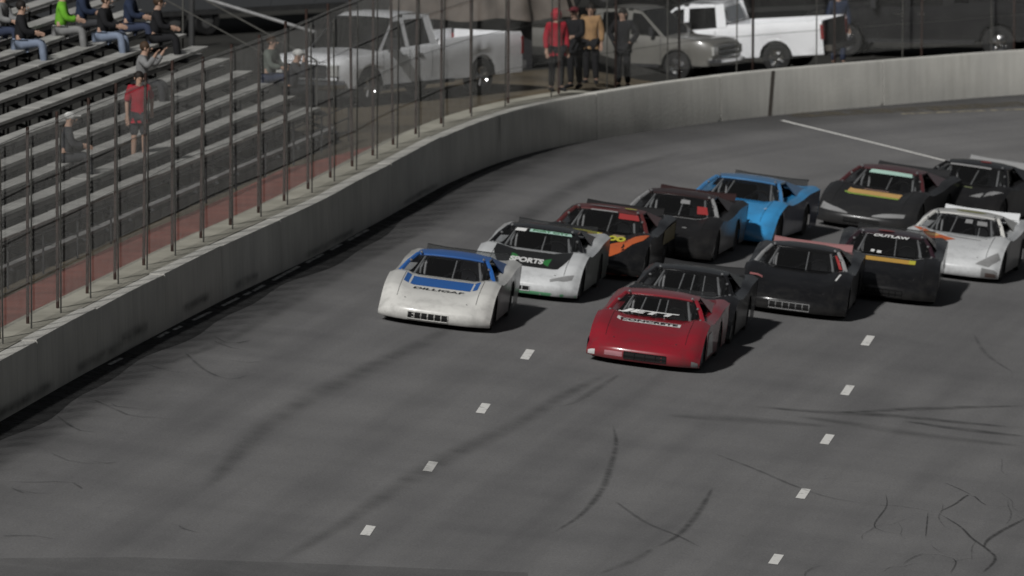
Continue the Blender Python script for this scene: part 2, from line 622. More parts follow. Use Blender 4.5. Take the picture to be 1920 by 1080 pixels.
# rubber thrown against the wall foot, with the wall's shadow painted in
M_FOOTBAND = worn('rubber_shade_band', (0.010, 0.010, 0.010), 0.34, 1.6, maxa=0.92, soft=0.22)
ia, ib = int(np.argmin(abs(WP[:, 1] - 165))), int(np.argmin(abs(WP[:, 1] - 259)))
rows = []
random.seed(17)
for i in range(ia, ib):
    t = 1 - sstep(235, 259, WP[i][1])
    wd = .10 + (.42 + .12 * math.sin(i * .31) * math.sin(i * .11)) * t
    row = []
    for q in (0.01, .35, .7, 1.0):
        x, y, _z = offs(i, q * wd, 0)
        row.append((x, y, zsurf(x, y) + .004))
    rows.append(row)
MB().grid(rows).build('rubber_shade_band', M_FOOTBAND, track, smooth=0)
M_SCUFF = worn('wall_scuff', (0.02, 0.02, 0.02), 0.46, 2.2, maxa=0.5, soft=0.2, fade=0.5, stretch=(1, .5, 2))
for (y0, y1, z0, z1) in ((209.5, 215, .05, .30), (214, 217.5, .1, .42), (220.5, 224, .1, .36), (226, 229, .05, .3), (200, 208, .02, .3), (233, 240, .02, .22), (245, 251, .03, .2), (190, 199, .05, .3)):
    ii = [i for i in range(len(WP)) if y0 <= WP[i][1] <= y1]
    uv = []; rows = []
    for k_, i in enumerate(ii):
        rows.append([offs(i, .055, z) if False else offs(i, .045, z) for z in (z0, (z0 + z1) / 2, z1)])
        uv += [(k_ / max(1, len(ii) - 1), q) for q in (0, .5, 1)]
    MB().grid(rows).build('tyre_scuff', M_SCUFF, wall, smooth=0, uv=uv)
M_LINE = worn('worn_white_paint', (0.55, 0.55, 0.53), 0.42, 7, maxa=0.95)
M_DASH = worn('white_dash_paint', (0.72, 0.71, 0.68), 0.3, 8)
M_TAN = worn('tan_line_paint', (0.32, 0.28, 0.2), 0.45, 5)
M_RUB = worn('tyre_rubber', (0.018, 0.018, 0.018), 0.42, 2.5, maxa=0.42, soft=0.25, fade=0.5)
M_RUB2 = worn('faint_rubber', (0.03, 0.03, 0.03), 0.42, 1.2, maxa=0.27, soft=0.3, fade=0.5)
M_TAR = worn('crack_tar', (0.012, 0.012, 0.012), 0.36, 7.0, maxa=0.55, fade=0.5)
M_TAR2 = worn('fine_crack', (0.02, 0.02, 0.02), 0.42, 5.0, maxa=0.3, soft=.2, fade=.5)
M_PATCH = worn('newer_asphalt', (0.07, 0.07, 0.07), 0.3, 1.0, maxa=0.18, soft=0.25)

for u, v in ((690, 995), (807, 875), (906, 766), (989, 665), (1455, 1049), (1506, 926), (1551, 824), (1589, 732), (1627, 639)):
    p = on_track(u - 6, v + 9); q = on_track(u + 6, v - 9)
    ribbon([p, q], 0.155, 0.006, taper=False).build('lane_dash', M_DASH, track, smooth=0)
for a, b in (((205, 684), (228, 672)), ((297, 633), (315, 623)), ((326, 619), (340, 612)), ((362, 601), (395, 585)), ((417, 574), (447, 559)),
             ((458, 554), (470, 548)), ((475, 546), (495, 535)), ((512, 526), (560, 500)), ((575, 493), (605, 477)), ((620, 469), (640, 458)), ((652, 452), (690, 431))):
    ribbon(px_line([a, b]), 0.07, 0.006, taper=False).build('edge_line', M_LINE, track, smooth=0)
ribbon(px_line([(1466, 226), (1560, 249), (1670, 276), (1785, 305), (1900, 334)]), 0.13, 0.006, taper=False).build('restart_line', M_DASH, track, smooth=0)
ribbon(px_line([(1690, 214), (1760, 211), (1840, 208), (1925, 205)]), 0.1, 0.006, taper=False).build('edge_line', M_TAN, track, smooth=0)
ribbon(px_line([(1480, 217), (1600, 211), (1760, 203), (1925, 194)]), 0.55, 0.005, taper=False).build('dirt_strip', worn('brown_dirt', (0.10, 0.085, 0.06), 0.5, 3.0, maxa=0.8, soft=0.2), track, smooth=0)
MARKS = [
    (M_RUB2, 0.42, [(500, 1066), (640, 985), (700, 945), (825, 865), (960, 800), (1060, 740), (1165, 690)]),
    (M_RUB2, 0.5, [(375, 930), (500, 800), (650, 710), (800, 640), (880, 590)]),
    (M_RUB2, 0.3, [(260, 700), (420, 640), (560, 560), (700, 480), (820, 420)]),
    (M_RUB, 0.10, [(425, 676), (455, 681), (492, 679)]),
    (M_RUB, 0.09, [(345, 660), (385, 695), (430, 712), (466, 704)]),
    (M_RUB, 0.10, [(170, 748), (220, 770), (250, 782), (290, 783), (330, 790)]),
    (M_RUB, 0.09, [(105, 778), (145, 806), (190, 812)]),
    (M_RUB, 0.10, [(0, 903), (60, 905), (130, 904), (155, 919)]),
    (M_RUB, 0.12, [(0, 1006), (60, 1005), (108, 1012)]),
    (M_RUB, 0.08, [(270, 682), (320, 697), (360, 702)]),
    (M_RUB, 0.08, [(400, 640), (440, 655), (470, 660)]),
    (M_RUB, 0.08, [(95, 850), (140, 868), (200, 870)]),
    (M_RUB, 0.10, [(335, 985), (352, 996), (372, 1000)]),
    (M_RUB, 0.13, [(1148, 793), (1155, 830), (1146, 870), (1130, 915), (1090, 965), (1027, 1005)]),
    (M_RUB, 0.13, [(1337, 913), (1310, 960), (1270, 1005), (1222, 1030)]),
    (M_RUB, 0.11, [(1150, 938), (1210, 980), (1270, 1005), (1318, 1030)]),
    (M_RUB, 0.11, [(1330, 848), (1410, 878), (1490, 912), (1560, 935), (1640, 948)]),
    (M_RUB, 0.55, [(1400, 762), (1520, 772), (1680, 781), (1800, 793), (1930, 804)]),
    (M_RUB, 0.35, [(1560, 775), (1720, 767), (1930, 761)]),
    (M_RUB, 0.55, [(1690, 789), (1800, 805), (1930, 820)]),
    (M_RUB2, 0.9, [(1480, 780), (1600, 795), (1740, 818), (1930, 838)]),
    (M_RUB2, 0.9, [(1240, 780), (1400, 788), (1560, 800)]),
    (M_TAR, 0.07, [(1757, 962), (1800, 988), (1822, 1010), (1850, 1030), (1866, 1050), (1838, 1078)]),
    (M_TAR, 0.08, [(1925, 972), (1880, 995), (1850, 1015), (1845, 1030)]),
    (M_TAR, 0.05, [(1757, 962), (1790, 946), (1820, 928), (1850, 948), (1905, 950)]),
    (M_TAR, 0.04, [(1770, 905), (1800, 918), (1822, 929)]),
    (M_TAR, 0.04, [(1640, 948), (1690, 950), (1757, 962)]),
    (M_TAR, 0.03, [(1660, 925), (1662, 950), (1640, 990), (1700, 1005), (1735, 1010)]),
    (M_TAR, 0.03, [(1735, 1010), (1740, 960)]),
    (M_TAR, 0.03, [(1690, 1060), (1730, 1040), (1790, 1050), (1780, 1078)]),
    (M_RUB2, 0.12, [(1825, 625), (1850, 665), (1905, 702)]),
    (M_RUB2, 0.16, [(1030, 765), (1070, 758), (1095, 745), (1165, 700)]),
    (M_RUB2, 0.16, [(1120, 1078), (1190, 1050), (1225, 1028)]),
    (M_RUB2, 0.5, [(900, 470), (1000, 400), (1120, 330), (1300, 280)]),
]
random.seed(21)
for _ in range(15):                     # fine map cracking in the old asphalt, lower right
    u, v = random.uniform(1560, 1915), random.uniform(890, 1075)
    a = random.uniform(0, 6.28); L = [(u, v)]
    for _k in range(random.randint(3, 6)):
        a += random.uniform(-.9, .9)
        u += 22 * math.cos(a); v += 13 * math.sin(a); L.append((u, v))
    MARKS.append((M_TAR2, random.uniform(.018, .04), L))
for _ in range(7):                     # little scuffs where cars brushed the wall
    u = random.uniform(0, 420); v = 830 - u * .53 + random.uniform(10, 130)
    MARKS.append((M_RUB, random.uniform(.05, .1), [(u, v), (u + random.uniform(15, 40), v + random.uniform(4, 16)), (u + random.uniform(50, 90), v + random.uniform(2, 22))]))
for k, (mt, w, L) in enumerate(MARKS):
    name = 'tar_crack' if mt in (M_TAR, M_TAR2) else 'tyre_mark'
    rb_ = ribbon(px_line(L), w * 1.5, 0.008 + 0.0015 * (k % 6), per=8)
    rb_.build(name, mt, track, smooth=0, uv=ribbon.uv)
pp = px_line([(-30, 1047), (250, 1045), (560, 1056), (990, 1074)])
qq = px_line([(-40, 1120), (250, 1120), (560, 1120), (990, 1120)])
rows = []
for a, b in zip(pp, qq):
    rows.append([(p.x, p.y, zsurf(p.x, p.y) + 0.005) for p in (a.lerp(b, t) for t in (0, 0.5, 1))])
MB().grid(rows).build('asphalt_patch', M_PATCH, track, smooth=0)

# ------------------------------------------------------------------ catch fence
M_RUST = matte('rusty_steel', (0.055, 0.032, 0.026), 0.75, 0.5, 8, metal=0.2)
M_GALV = matte('galvanised_pipe', (0.10, 0.098, 0.09), 0.6, 0.3, 8, metal=0.3)
M_WIRE = matte('fence_wire', (0.26, 0.26, 0.25), 0.6, 0.2, 3, metal=0.3)
fence = thing('catch_fence', 'tall rusty post and wire catch fence standing on the ledge behind the barrier wall', 'fence')
FH = 3.45
s0 = WS[int(np.argmin(abs(WP[:, 1] - 172)))]
ends = WS[int(np.argmin(abs(WP[:, 0] - 26)))]
def w_at(s, d, z):
    k = min(len(WP) - 2, int(s / WS[1])); t = s / WS[1] - k
    P = WP[k] * (1 - t) + WP[k + 1] * t; N = WN[k] * (1 - t) + WN[k + 1] * t
    return Vector((P[0] + N[0] * d, P[1] + N[1] * d, z))
post_s = []
s = s0
random.seed(11)
while s < ends:
    post_s.append(s)
    s += 2.9 + random.uniform(-0.08, 0.08)
for k, s in enumerate(post_s):
    p = w_at(s, -0.72, 1.0)
    p.z = zpad(p.x)
    hh = FH + 1.0 - p.z + random.uniform(-0.08, 0.08)
    lean = Vector((random.uniform(-0.05, 0.05), random.uniform(-0.05, 0.05), hh))
    MB().tube([p - Vector((0, 0, 0.05)), p + lean], 0.029, 7).build('fence_post', M_RUST, fence)
    q = w_at(s - 0.9, -0.5, 1.0)
    q.z = zpad(q.x)
    MB().tube([q - Vector((0, 0, 0.05)), q + Vector((random.uniform(-.04, .04), 0, hh * 0.93))], 0.017, 6).build('brace_pipe', M_GALV, fence)
for z in (1.75, 2.6, 3.4, 4.3):
    MB().tube([w_at(s, -0.66, z + random.uniform(-0.02, 0.02)) for s in post_s], 0.006, 5).build('fence_cable', M_GALV, fence)
wm = MB()
for a, b in zip(post_s, post_s[1:]):
    A, B = w_at(a, -0.655, 1.15), w_at(b, -0.655, 1.15)
    Lh, Hh, st = (B - A).length, 3.2, 0.085
    d = (B - A).normalized(); nn = Vector((d.y, -d.x, 0))
    k = -Hh
    while k < Lh:
        for sg in (1, -1):
            # 45 degree strand from (k,0) to (k+Hh,Hh), clipped to the bay
            t0, t1 = max(0, -k), min(Hh, Lh - k)
            if t1 > t0:
                if sg == 1:
                    P0, P1 = A + d * (k + t0) + Vector((0, 0, t0)), A + d * (k + t1) + Vector((0, 0, t1))
                else:
                    P0, P1 = A + d * (k + t0) + Vector((0, 0, Hh - t0)), A + d * (k + t1) + Vector((0, 0, Hh - t1))
                P0 += nn * 0.004 * sg; P1 += nn * 0.004 * sg
                wm.tube([P0, P1], 0.0019, 3, cap=False)
        k += st
o = wm.build('wire_mesh', M_WIRE, fence, smooth=0, weld=0)
o['kind'] = 'stuff'

# ------------------------------------------------------------------ grandstand
M_ALU = matte('weathered_aluminium', (0.46, 0.455, 0.43), 0.55, 0.35, 1.4, metal=0.0)
M_ALU2 = matte('dull_aluminium', (0.26, 0.255, 0.25), 0.6, 0.4, 1.4, metal=0.0)
M_DARKST = matte('dark_stand_steel', (0.03, 0.03, 0.032), 0.7, 0.3, 4)
stand = thing('grandstand', 'open aluminium grandstand with rows of bench planks behind the red walkway', 'grandstand')
Z0 = 1.68
A0, B0 = at_z(90, 412, Z0), at_z(585, 208, Z0)
bdir = (B0 - A0); bdir.z = 0; bdir.normalize()
bper = Vector((-bdir.y, bdir.x, 0))               # away from the track
END0 = (B0 - A0).length + 1.2
NROW, RUN, RISE = 13, 0.545, 0.218


def stand_pt(row, along, back=0.0, dz=0.0):
    return A0 + bdir * along + bper * (row * RUN + back) + Vector((0, 0, row * RISE + dz))


def row_end(r):
    return END0 - 0.2 + 0.42 * r


PLANK = []
SECT = 4.4
random.seed(5)
for r in range(NROW):
    e = row_end(r)
    x = e
    while x > -16:
        x0 = x - SECT
        for nm, back, dz, wdt, mt in (('seat_plank', 0.0, 0.0, 0.36, M_ALU), ('foot_plank', -0.33, -0.40, 0.24, M_ALU2)):
            if nm == 'foot_plank' and r == 0:
                pass
            j = random.uniform(-0.012, 0.012)
            m = MB()
            p = [stand_pt(r, x0 + 0.015, back, dz + j), stand_pt(r, x - 0.015, back, dz + j * 0.4),
                 stand_pt(r, x - 0.015, back + wdt, dz + j * 0.4), stand_pt(r, x0 + 0.015, back + wdt, dz + j)]
            q = [v - Vector((0, 0, 0.06)) for v in p]
            m.poly(p); m.poly(q[::-1])
            for k in range(4):
                m.poly([p[k], q[k], q[(k + 1) % 4], p[(k + 1) % 4]])
            m.build(nm, mt, stand, smooth=0)
        x = x0
x = END0 - 0.5
while x > -16:
    a, b = stand_pt(0, x, -0.4, -0.62), stand_pt(NROW - 1, x, 0.3, -0.1)
    m = MB()
    a2, b2 = stand_pt(0, x, -0.4, -0.47), stand_pt(NROW - 1, x, 0.3, -0.06)
    m.tube([stand_pt(0, x, -0.4, -0.5), stand_pt(NROW - 1, x, 0.2, -0.5)], 0.04, 4)
    for r in range(0, NROW, 2):
        t = stand_pt(r, x, 0.12, -0.05)
        m.tube([(t.x, t.y, 0.98), t], 0.025, 5)
    m.build('stringer', M_DARKST, stand, smooth=0)
    x -= 2.2
# dark sheets added in place of the shade under the lowest seat
m = MB()
for (xa, xb) in ((-16, END0 - 0.3),):
    p0, p1 = stand_pt(0, xa, -0.42, 0), stand_pt(0, xb, -0.42, 0)
    n = 16
    for k in range(n):
        a, b = p0.lerp(p1, k / n + 0.002), p0.lerp(p1, (k + 1) / n - 0.002)
        mm = MB().poly([(a.x, a.y, 0.99), (b.x, b.y, 0.99), (b.x, b.y, Z0 - 0.5), (a.x, a.y, Z0 - 0.5)])
        mm.build('shade_panel', M_DARKST, stand, smooth=0)
    rl = MB()
    for zz in (0.05, -0.2):
        rl.tube([stand_pt(0, xa, -0.6, zz), stand_pt(0, xb, -0.6, zz)], 0.018, 5)
    for k in range(15):
        q = p0.lerp(p1, k / 14) - bper * 0.18
        rl.tube([(q.x, q.y, 1.0), (q.x, q.y, Z0 + 0.05)], 0.02, 5)
    rl.build('front_rail', M_DARKST, stand)
# end guard rail of the stand
er = MB()
for k in (0, 6, 12):
    b = stand_pt(k, row_end(k) + 0.1, 0.1, -0.3)
    er.tube([b, b + Vector((0, 0, 1.25))], 0.02, 5)
er.tube([stand_pt(k, row_end(k) + 0.1, 0.1, 0.95) for k in (0, 6, 12)], 0.02, 5)
er.tube([stand_pt(k, row_end(k) + 0.1, 0.1, 0.5) for k in (0, 6, 12)], 0.016, 5)
er.build('end_rail', M_GALV, stand)


# ------------------------------------------------------------------ lettering
def text_mesh(s, size=1.0, bold=0.0, shear=0.0, spacing=1.0):
    cu = bpy.data.curves.new('lettering', 'FONT')
    cu.body = s; cu.size = size; cu.align_x = 'CENTER'; cu.align_y = 'CENTER'
    cu.offset = bold; cu.shear = shear; cu.space_character = spacing
    ob = bpy.data.objects.new('lettering', cu)
    COL.objects.link(ob)
    dg = bpy.context.evaluated_depsgraph_get()
    me = bpy.data.meshes.new_from_object(ob.evaluated_get(dg))
    bpy.data.objects.remove(ob); bpy.data.curves.remove(cu)
    return me


# ------------------------------------------------------------------ race cars
M_TYRE = matte('tyre', (0.018, 0.018, 0.018), 0.75, 0.3, 5)
M_RIM = paint('wheel_steel', (0.10, 0.10, 0.10), 0.4, 0.2)
M_BLACK = matte('black_interior', (0.012, 0.012, 0.012), 0.8, 0.2, 5)
M_CAGE = matte('roll_cage_grey', (0.34, 0.34, 0.34), 0.5, 0.2, 5)
M_SEAT = matte('seat_aluminium', (0.36, 0.36, 0.37), 0.5, 0.2, 5)
M_WS = glass('windshield_lexan', (0.74, 0.75, 0.76), 0.06)
M_SMOKE = glass('clear_spoiler_lexan', (0.72, 0.73, 0.73), 0.10)
M_MESHG = matte('grille_mesh', (0.008, 0.008, 0.008), 0.7)

CX = 2.4
ZC = [(0, .335), (.12, .41), (.3, .475), (.6, .57), (1.0, .665), (1.5, .755), (1.75, .78), (2.5, .80), (3.3, .84), (3.9, .875), (4.8, .90)]


def xn(y):
    return 0.34 * min(1, abs(y)) ** 3.4


def ztop(a, y):
    y = abs(y)
    z = lerp_tab(ZC, a)
    fr = sstep(0.1, 0.7, a) * (1 - sstep(1.5, 2.1, a))
    z += 0.075 * fr * sstep(0.5, 0.74, y)
    z += 0.035 * sstep(3.0, 3.7, a) * sstep(0.6, 0.85, y)
    z -= 0.055 * sstep(0.86, 1.0, y) ** 1.5
    z -= 0.05 * (1 - sstep(0, .5, a)) * sstep(.5, 1, y)
    return z


def topP(a, y, lift=0.0):
    aa = a + xn(y) * max(0, 1 - a / 1.2)
    return Vector((CX - aa, y, ztop(a, y) + lift))


def fascP(y, t, lift=0.0):
    """front fascia: t=0 at the lip, 1 at the bottom edge"""
    z0 = ztop(0, y)
    a = xn(y) + 0.02 * t - 0.045 * math.sin(math.pi * min(1, t)) ** .6 - lift
    return Vector((CX - a, y, z0 + (0.10 - z0) * t))


FW, RW, WR = 1.02, 3.70, 0.33
ARC = 0.352


def arch(a):
    for c in (FW, RW):
        if abs(a - c) <= ARC:
            return max(0.13, 0.315 + math.sqrt(max(0, ARC ** 2 - (a - c) ** 2)))
    return 0.13


STA = sorted(set([0, .06, .12, .2, .3, .42, .55, .8, 1.02, 1.25, 1.45, 1.5, 1.58, 1.7, 1.9, 2.1, 2.4, 2.7, 3.0, 3.2, 3.9, 4.2, 4.5, 4.72, 4.8] +
                 [round(c + s * ARC, 4) for c in (FW, RW) for s in (-1.003, -1, -.92, -.8, -.6, -.35, 0, .35, .6, .8, .92, 1, 1.003)]))
YS = [-1.0, -.97, -.93, -.88, -.8, -.7, -.62, -.5, -.35, -.18, 0, .18, .35, .5, .62, .7, .8, .88, .93, .97, 1.0]


def race_car(spec):
    u, v = spec['px']
    P = on_track(u, v, 0.10); P.z -= 0.10
    psi = R(spec['yaw'])
    h0 = Vector((-math.sin(psi), -math.cos(psi), 0))
    c = P - h0 * CX
    n = surf_normal(c.x, c.y)
    h = (h0 - n * h0.dot(n)).normalized()
    l = n.cross(h)
    c.z = zsurf(c.x, c.y)
    l = l * 1.045                       # these wedge bodies are about 2.1 m wide
    M = Matrix(((h.x, l.x, n.x, c.x), (h.y, l.y, n.y, c.y), (h.z, l.z, n.z, c.z), (0, 0, 0, 1)))
    car = thing('race_car', spec['label'], 'race car', M, 'late model race cars coming out of the turn')
    bodym = spec['body']
    roofm = spec.get('roof', bodym)
    # hood, fenders, deck and fascia
    b = MB()
    b.grid([[topP(a, y) for y in YS] for a in STA],
           keep=lambda i, j: not (1.69 < STA[i] and STA[i + 1] < 3.91 and abs(YS[j] + YS[j + 1]) / 2 < 0.70))
    b.grid([[fascP(y, t) for y in YS] for t in (0, .06, .14, .25, .45, .7, .9, 1.0)])
    # tail panel
    b.grid([[Vector((CX - 4.8 - 0.03 * t, y, ztop(4.8, y) * (1 - t) + 0.34 * t)) for y in YS] for t in (0, .5, 1)])
    body = b.build('body', bodym, car, smooth=72)
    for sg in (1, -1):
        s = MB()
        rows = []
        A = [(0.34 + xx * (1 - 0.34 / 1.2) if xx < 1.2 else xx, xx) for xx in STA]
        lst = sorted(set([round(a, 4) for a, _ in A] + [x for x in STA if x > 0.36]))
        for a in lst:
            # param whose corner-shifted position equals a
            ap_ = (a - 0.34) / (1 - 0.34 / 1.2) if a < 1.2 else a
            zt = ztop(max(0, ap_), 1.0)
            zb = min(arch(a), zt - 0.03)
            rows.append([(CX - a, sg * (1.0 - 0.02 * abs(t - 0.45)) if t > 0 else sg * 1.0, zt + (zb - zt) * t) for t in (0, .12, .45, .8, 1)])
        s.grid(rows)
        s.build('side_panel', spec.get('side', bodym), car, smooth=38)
    # undertray and firewalls
    d = MB()
    d.box((CX - 4.7, -.62, .12), (CX - .35, .62, .36))
    d.box((CX - 4.7, -.95, .40), (CX - 4.15, .95, .80))
    d.box((CX - 1.78, -.62, .36), (CX - 1.70, .62, .765))
    d.box((CX - 3.98, -.62, .36), (CX - 3.92, .62, .86))
    d.box((CX - 3.25, -.97, .14), (CX - 1.5, -.6, .72)); d.box((CX - 3.25, .6, .14), (CX - 1.5, .97, .72))
    d.build('chassis', M_BLACK, car, smooth=0)
    # roof, pillars and sail panels
    r = MB()
    wsb = [(1.68, -.85, .80), (1.55, -.45, .795), (1.50, 0, .79), (1.55, .45, .795), (1.68, .85, .80)]
    wst = [(2.34, -.62, 1.10), (2.28, -.33, 1.125), (2.26, 0, 1.132), (2.28, .33, 1.125), (2.34, .62, 1.10)]
    tl = lambda p: Vector((CX - p[0], p[1], p[2]))
    rt = []
    for k, a in enumerate((None, 2.5, 2.85, 3.2)):
        if a is None:
            rt.append([tl(p) for p in wst])
        else:
            dz = (0.025, 0.03, 0.012)[k - 1]
            wdt = (0.64, 0.64, 0.61)[k - 1]
            rt.append([tl((a, -wdt, 1.10 + dz - .01)), tl((a, -.3, 1.125 + dz)), tl((a, 0, 1.13 + dz)), tl((a, .3, 1.125 + dz)), tl((a, wdt, 1.10 + dz - .01))])
    r.grid(rt)
    r.grid([[p - Vector((0, 0, .035)) for p in q] for q in rt])
    rim = [q[0] for q in rt] + rt[-1][1:] + [q[-1] for q in rt[::-1]][1:] + rt[0][1:4][::-1]
    r.grid([rim + [rim[0]], [p - Vector((0, 0, .035)) for p in rim] + [rim[0] - Vector((0, 0, .035))]])
    for sg in (1, -1):
        yb = sg * .74
        # sail panel (rear quarter of the greenhouse)
        pa, pb, pc, pd = tl((2.95, sg * .635, 1.095)), tl((3.2, sg * .61, 1.095)), tl((4.2, sg * .80, ztop(4.2, .8) - .01)), tl((3.08, sg * .85, .84))
        for off in (0, -.02):
            r.poly([p + Vector((0, sg * off, 0)) for p in (pa, pb, pc, pd)])
    r.build('roof', roofm, car, smooth=38)
    pm = spec.get('pillar', roofm)
    for sg in (1, -1):
        MB().tube([tl((1.66, sg * .85, .79)), tl((2.0, sg * .745, .965)), tl((2.34, sg * .625, 1.095))], [.045, .038, .034], 6).build('pillar', pm, car)
    cl = MB()  # polished beads added along the pillars to catch sun glints
    for sg in (1, -1):
        for p_ in ((2.31, sg * .56, 1.125), (1.66, sg * .80, .815), (2.0, sg * .70, .985)):
            cl.ball(tl(p_) + Vector((.02, 0, .012)), (.034, .026, .026), 8, 6)
    co_ = cl.build('glint_beads', MATS.get('glint_metal') or paint('glint_metal', (.85, .85, .85), .38, 0, .05, metal=1.0, dust=0.0), car)
    co_['kind'] = 'stuff'
    # windshield and rear window
    w = MB().grid([[tl(p) for p in wsb], [tl(tuple((a + b) / 2 + (0, 0, .012)[k] for k, (a, b) in enumerate(zip(p, q)))) for p, q in zip(wsb, wst)], [tl((q[0], q[1], q[2] - .018)) for q in wst]])
    wso = w.build('windshield', M_WS, car, smooth=40)
    MB().grid([[tl((3.2, y * .61, 1.10)) for y in (-1, 0, 1)], [tl((4.16, y * .78, .885)) for y in (-1, 0, 1)]]).build('rear_window', M_WS, car, smooth=40)
    # cockpit: cage, seat, dash, wheel
    cg = MB()
    for a in (2.36, 3.12):
        cg.tube([tl((a, -.56, .4)), tl((a, -.55, .85)), tl((a, -.47, 1.07)), tl((a, .47, 1.07)), tl((a, .55, .85)), tl((a, .56, .4))], .022, 6)
    for sg in (1, -1):
        cg.tube([tl((1.72, sg * .62, .72)), tl((2.36, sg * .48, 1.07)), tl((3.12, sg * .48, 1.07)), tl((3.9, sg * .5, .8))], .022, 6)
    cg.tube([tl((3.12, -.5, .45)), tl((3.12, .47, 1.05))], .02, 6)
    for y in spec.get('bars', (.1,)):
        cg.tube([tl((1.66, y, .77)), tl((2.36, y * .85, 1.07))], .013, 5)
    cg.build('roll_cage', M_CAGE, car)
    st = MB()
    st.box((CX - 3.1, .12, .36), (CX - 2.6, .52, .5)); st.box((CX - 3.12, .12, .45), (CX - 3.0, .52, .98))
    st.box((CX - 3.05, .10, .8), (CX - 2.85, .14, 1.0)); st.box((CX - 3.05, .5, .8), (CX - 2.85, .54, 1.0))
    st.build('seat', M_SEAT, car, smooth=0)
    ds_ = MB().box((CX - 2.0, -.6, .60), (CX - 1.79, .6, .755))
    ds_.build('dashboard', M_BLACK, car, smooth=0)
    sw = MB()
    sw.tube([tl((2.18 - .05 * math.cos(t), .32 + .17 * math.sin(t), .78 + .16 * math.cos(t))) for t in np.linspace(0, 2 * math.pi, 13)], .014, 5, cap=False)
    sw.tube([tl((1.95, .32, .7)), tl((2.18, .32, .78))], .014, 5)
    sw.build('steering_wheel', M_BLACK, car)
    # spoiler
    sp_ = MB()
    p0 = [tl((4.72, y, ztop(4.72, y) - .005)) for y in (-.74, -.4, 0, .4, .74)]
    p1 = [tl((4.84, y, ztop(4.72, y) + .115)) for y in (-.74, -.4, 0, .4, .74)]
    sp_.grid([p0, p1]); sp_.grid([[p - Vector((.012, 0, 0)) for p in p0], [p - Vector((.012, 0, 0)) for p in p1]])
    sp_.tube(p1, .011, 4)
    sp_.build('spoiler', spec.get('spoiler', M_SMOKE), car, smooth=0)
    # wheels
    for a in (FW, RW):
        for sg in (1, -1):
            cc = (CX - a, sg * .83, WR)
            hub = MB()
            hub.lathe([(0.0, sg * .06), (.06, sg * .06), (.075, sg * .03), (.16, sg * .045), (.19, sg * .1), (.195, sg * .12), (.195, -sg * .12)], 20, cc)
            hb = hub.build('wheel', spec.get('rim', M_RIM), car)
            ty = MB().lathe([(.19, .125), (.25, .14), (.31, .138), (.33, .118), (.335, .06), (.335, -.06), (.33, -.118), (.31, -.138), (.25, -.14), (.19, -.125)], 24, cc)
            ty.build('tyre', M_TYRE, hb)
    # grille opening with bars
    gy, gw, gz0, gz1 = spec.get('grille', (0.0, .36, .30, .85))
    gp = MB().grid([[fascP(gy + gw * q, t, .004) for q in (-1, -.5, 0, .5, 1)] for t in (gz0, (gz0 + gz1) / 2, gz1)])
    go = gp.build('grille', M_MESHG, car, smooth=0)
    nb = spec.get('slots', 6)
    fm = spec.get('grille_frame', bodym)
    gb = MB()
    for k in range(nb + 1):
        y = gy + gw * (2 * k / nb - 1)
        gb.tube([fascP(y, gz0, .008), fascP(y, (gz0 + gz1) / 2, .01), fascP(y, gz1, .008)], .009, 4)
    for t in (gz0, gz1):
        gb.tube([fascP(gy + gw * q, t, .008) for q in (-1, -.5, 0, .5, 1)], .009, 4)
    gb.build('grille_bars', fm, go, smooth=0)
    # hood pins, seams
    hp = MB()
    for y in (-.55, .55):
        for a in (.28, 1.42):
            hp.ball(topP(a, y, .006), (.018, .018, .01), 6, 4)
    hp.build('hood_pins', paint('polished_pin', (.6, .6, .6), .2, 0, metal=1), car)
    sm = MB()
    for sg in (1, -1):
        sm.grid([[topP(a, sg * .70, .003), topP(a, sg * .708, .003)] for a in np.linspace(.3, 1.48, 9)])
    sm.grid([[topP(1.48, y, .003), topP(1.488, y, .003)] for y in np.linspace(-.7, .7, 9)])
    for sg in (1, -1):
        for a in (1.46, 2.55, 3.2, 4.25):
            zt = ztop(a, 1.0)
            sm.grid([[(CX - a, sg * 1.004, z), (CX - a - .008, sg * 1.004, z)] for z in (.15, zt * .5, zt - .04)])
    so_ = sm.build('panel_seams', M_BLACK, car, smooth=0)
    so_['kind'] = 'stuff'
    dk = MB()
    for sg in (1, -1):
        yc = sg * .62
        dk.grid([[fascP(yc + .07 * math.cos(t) * k, .62 + .22 * math.sin(t) * k, .005) for t in np.linspace(0, 2 * math.pi, 13)] for k in (.01, 1)])
    if spec.get('ducts'):
        dk.build('brake_duct', M_BLACK, car, smooth=0)
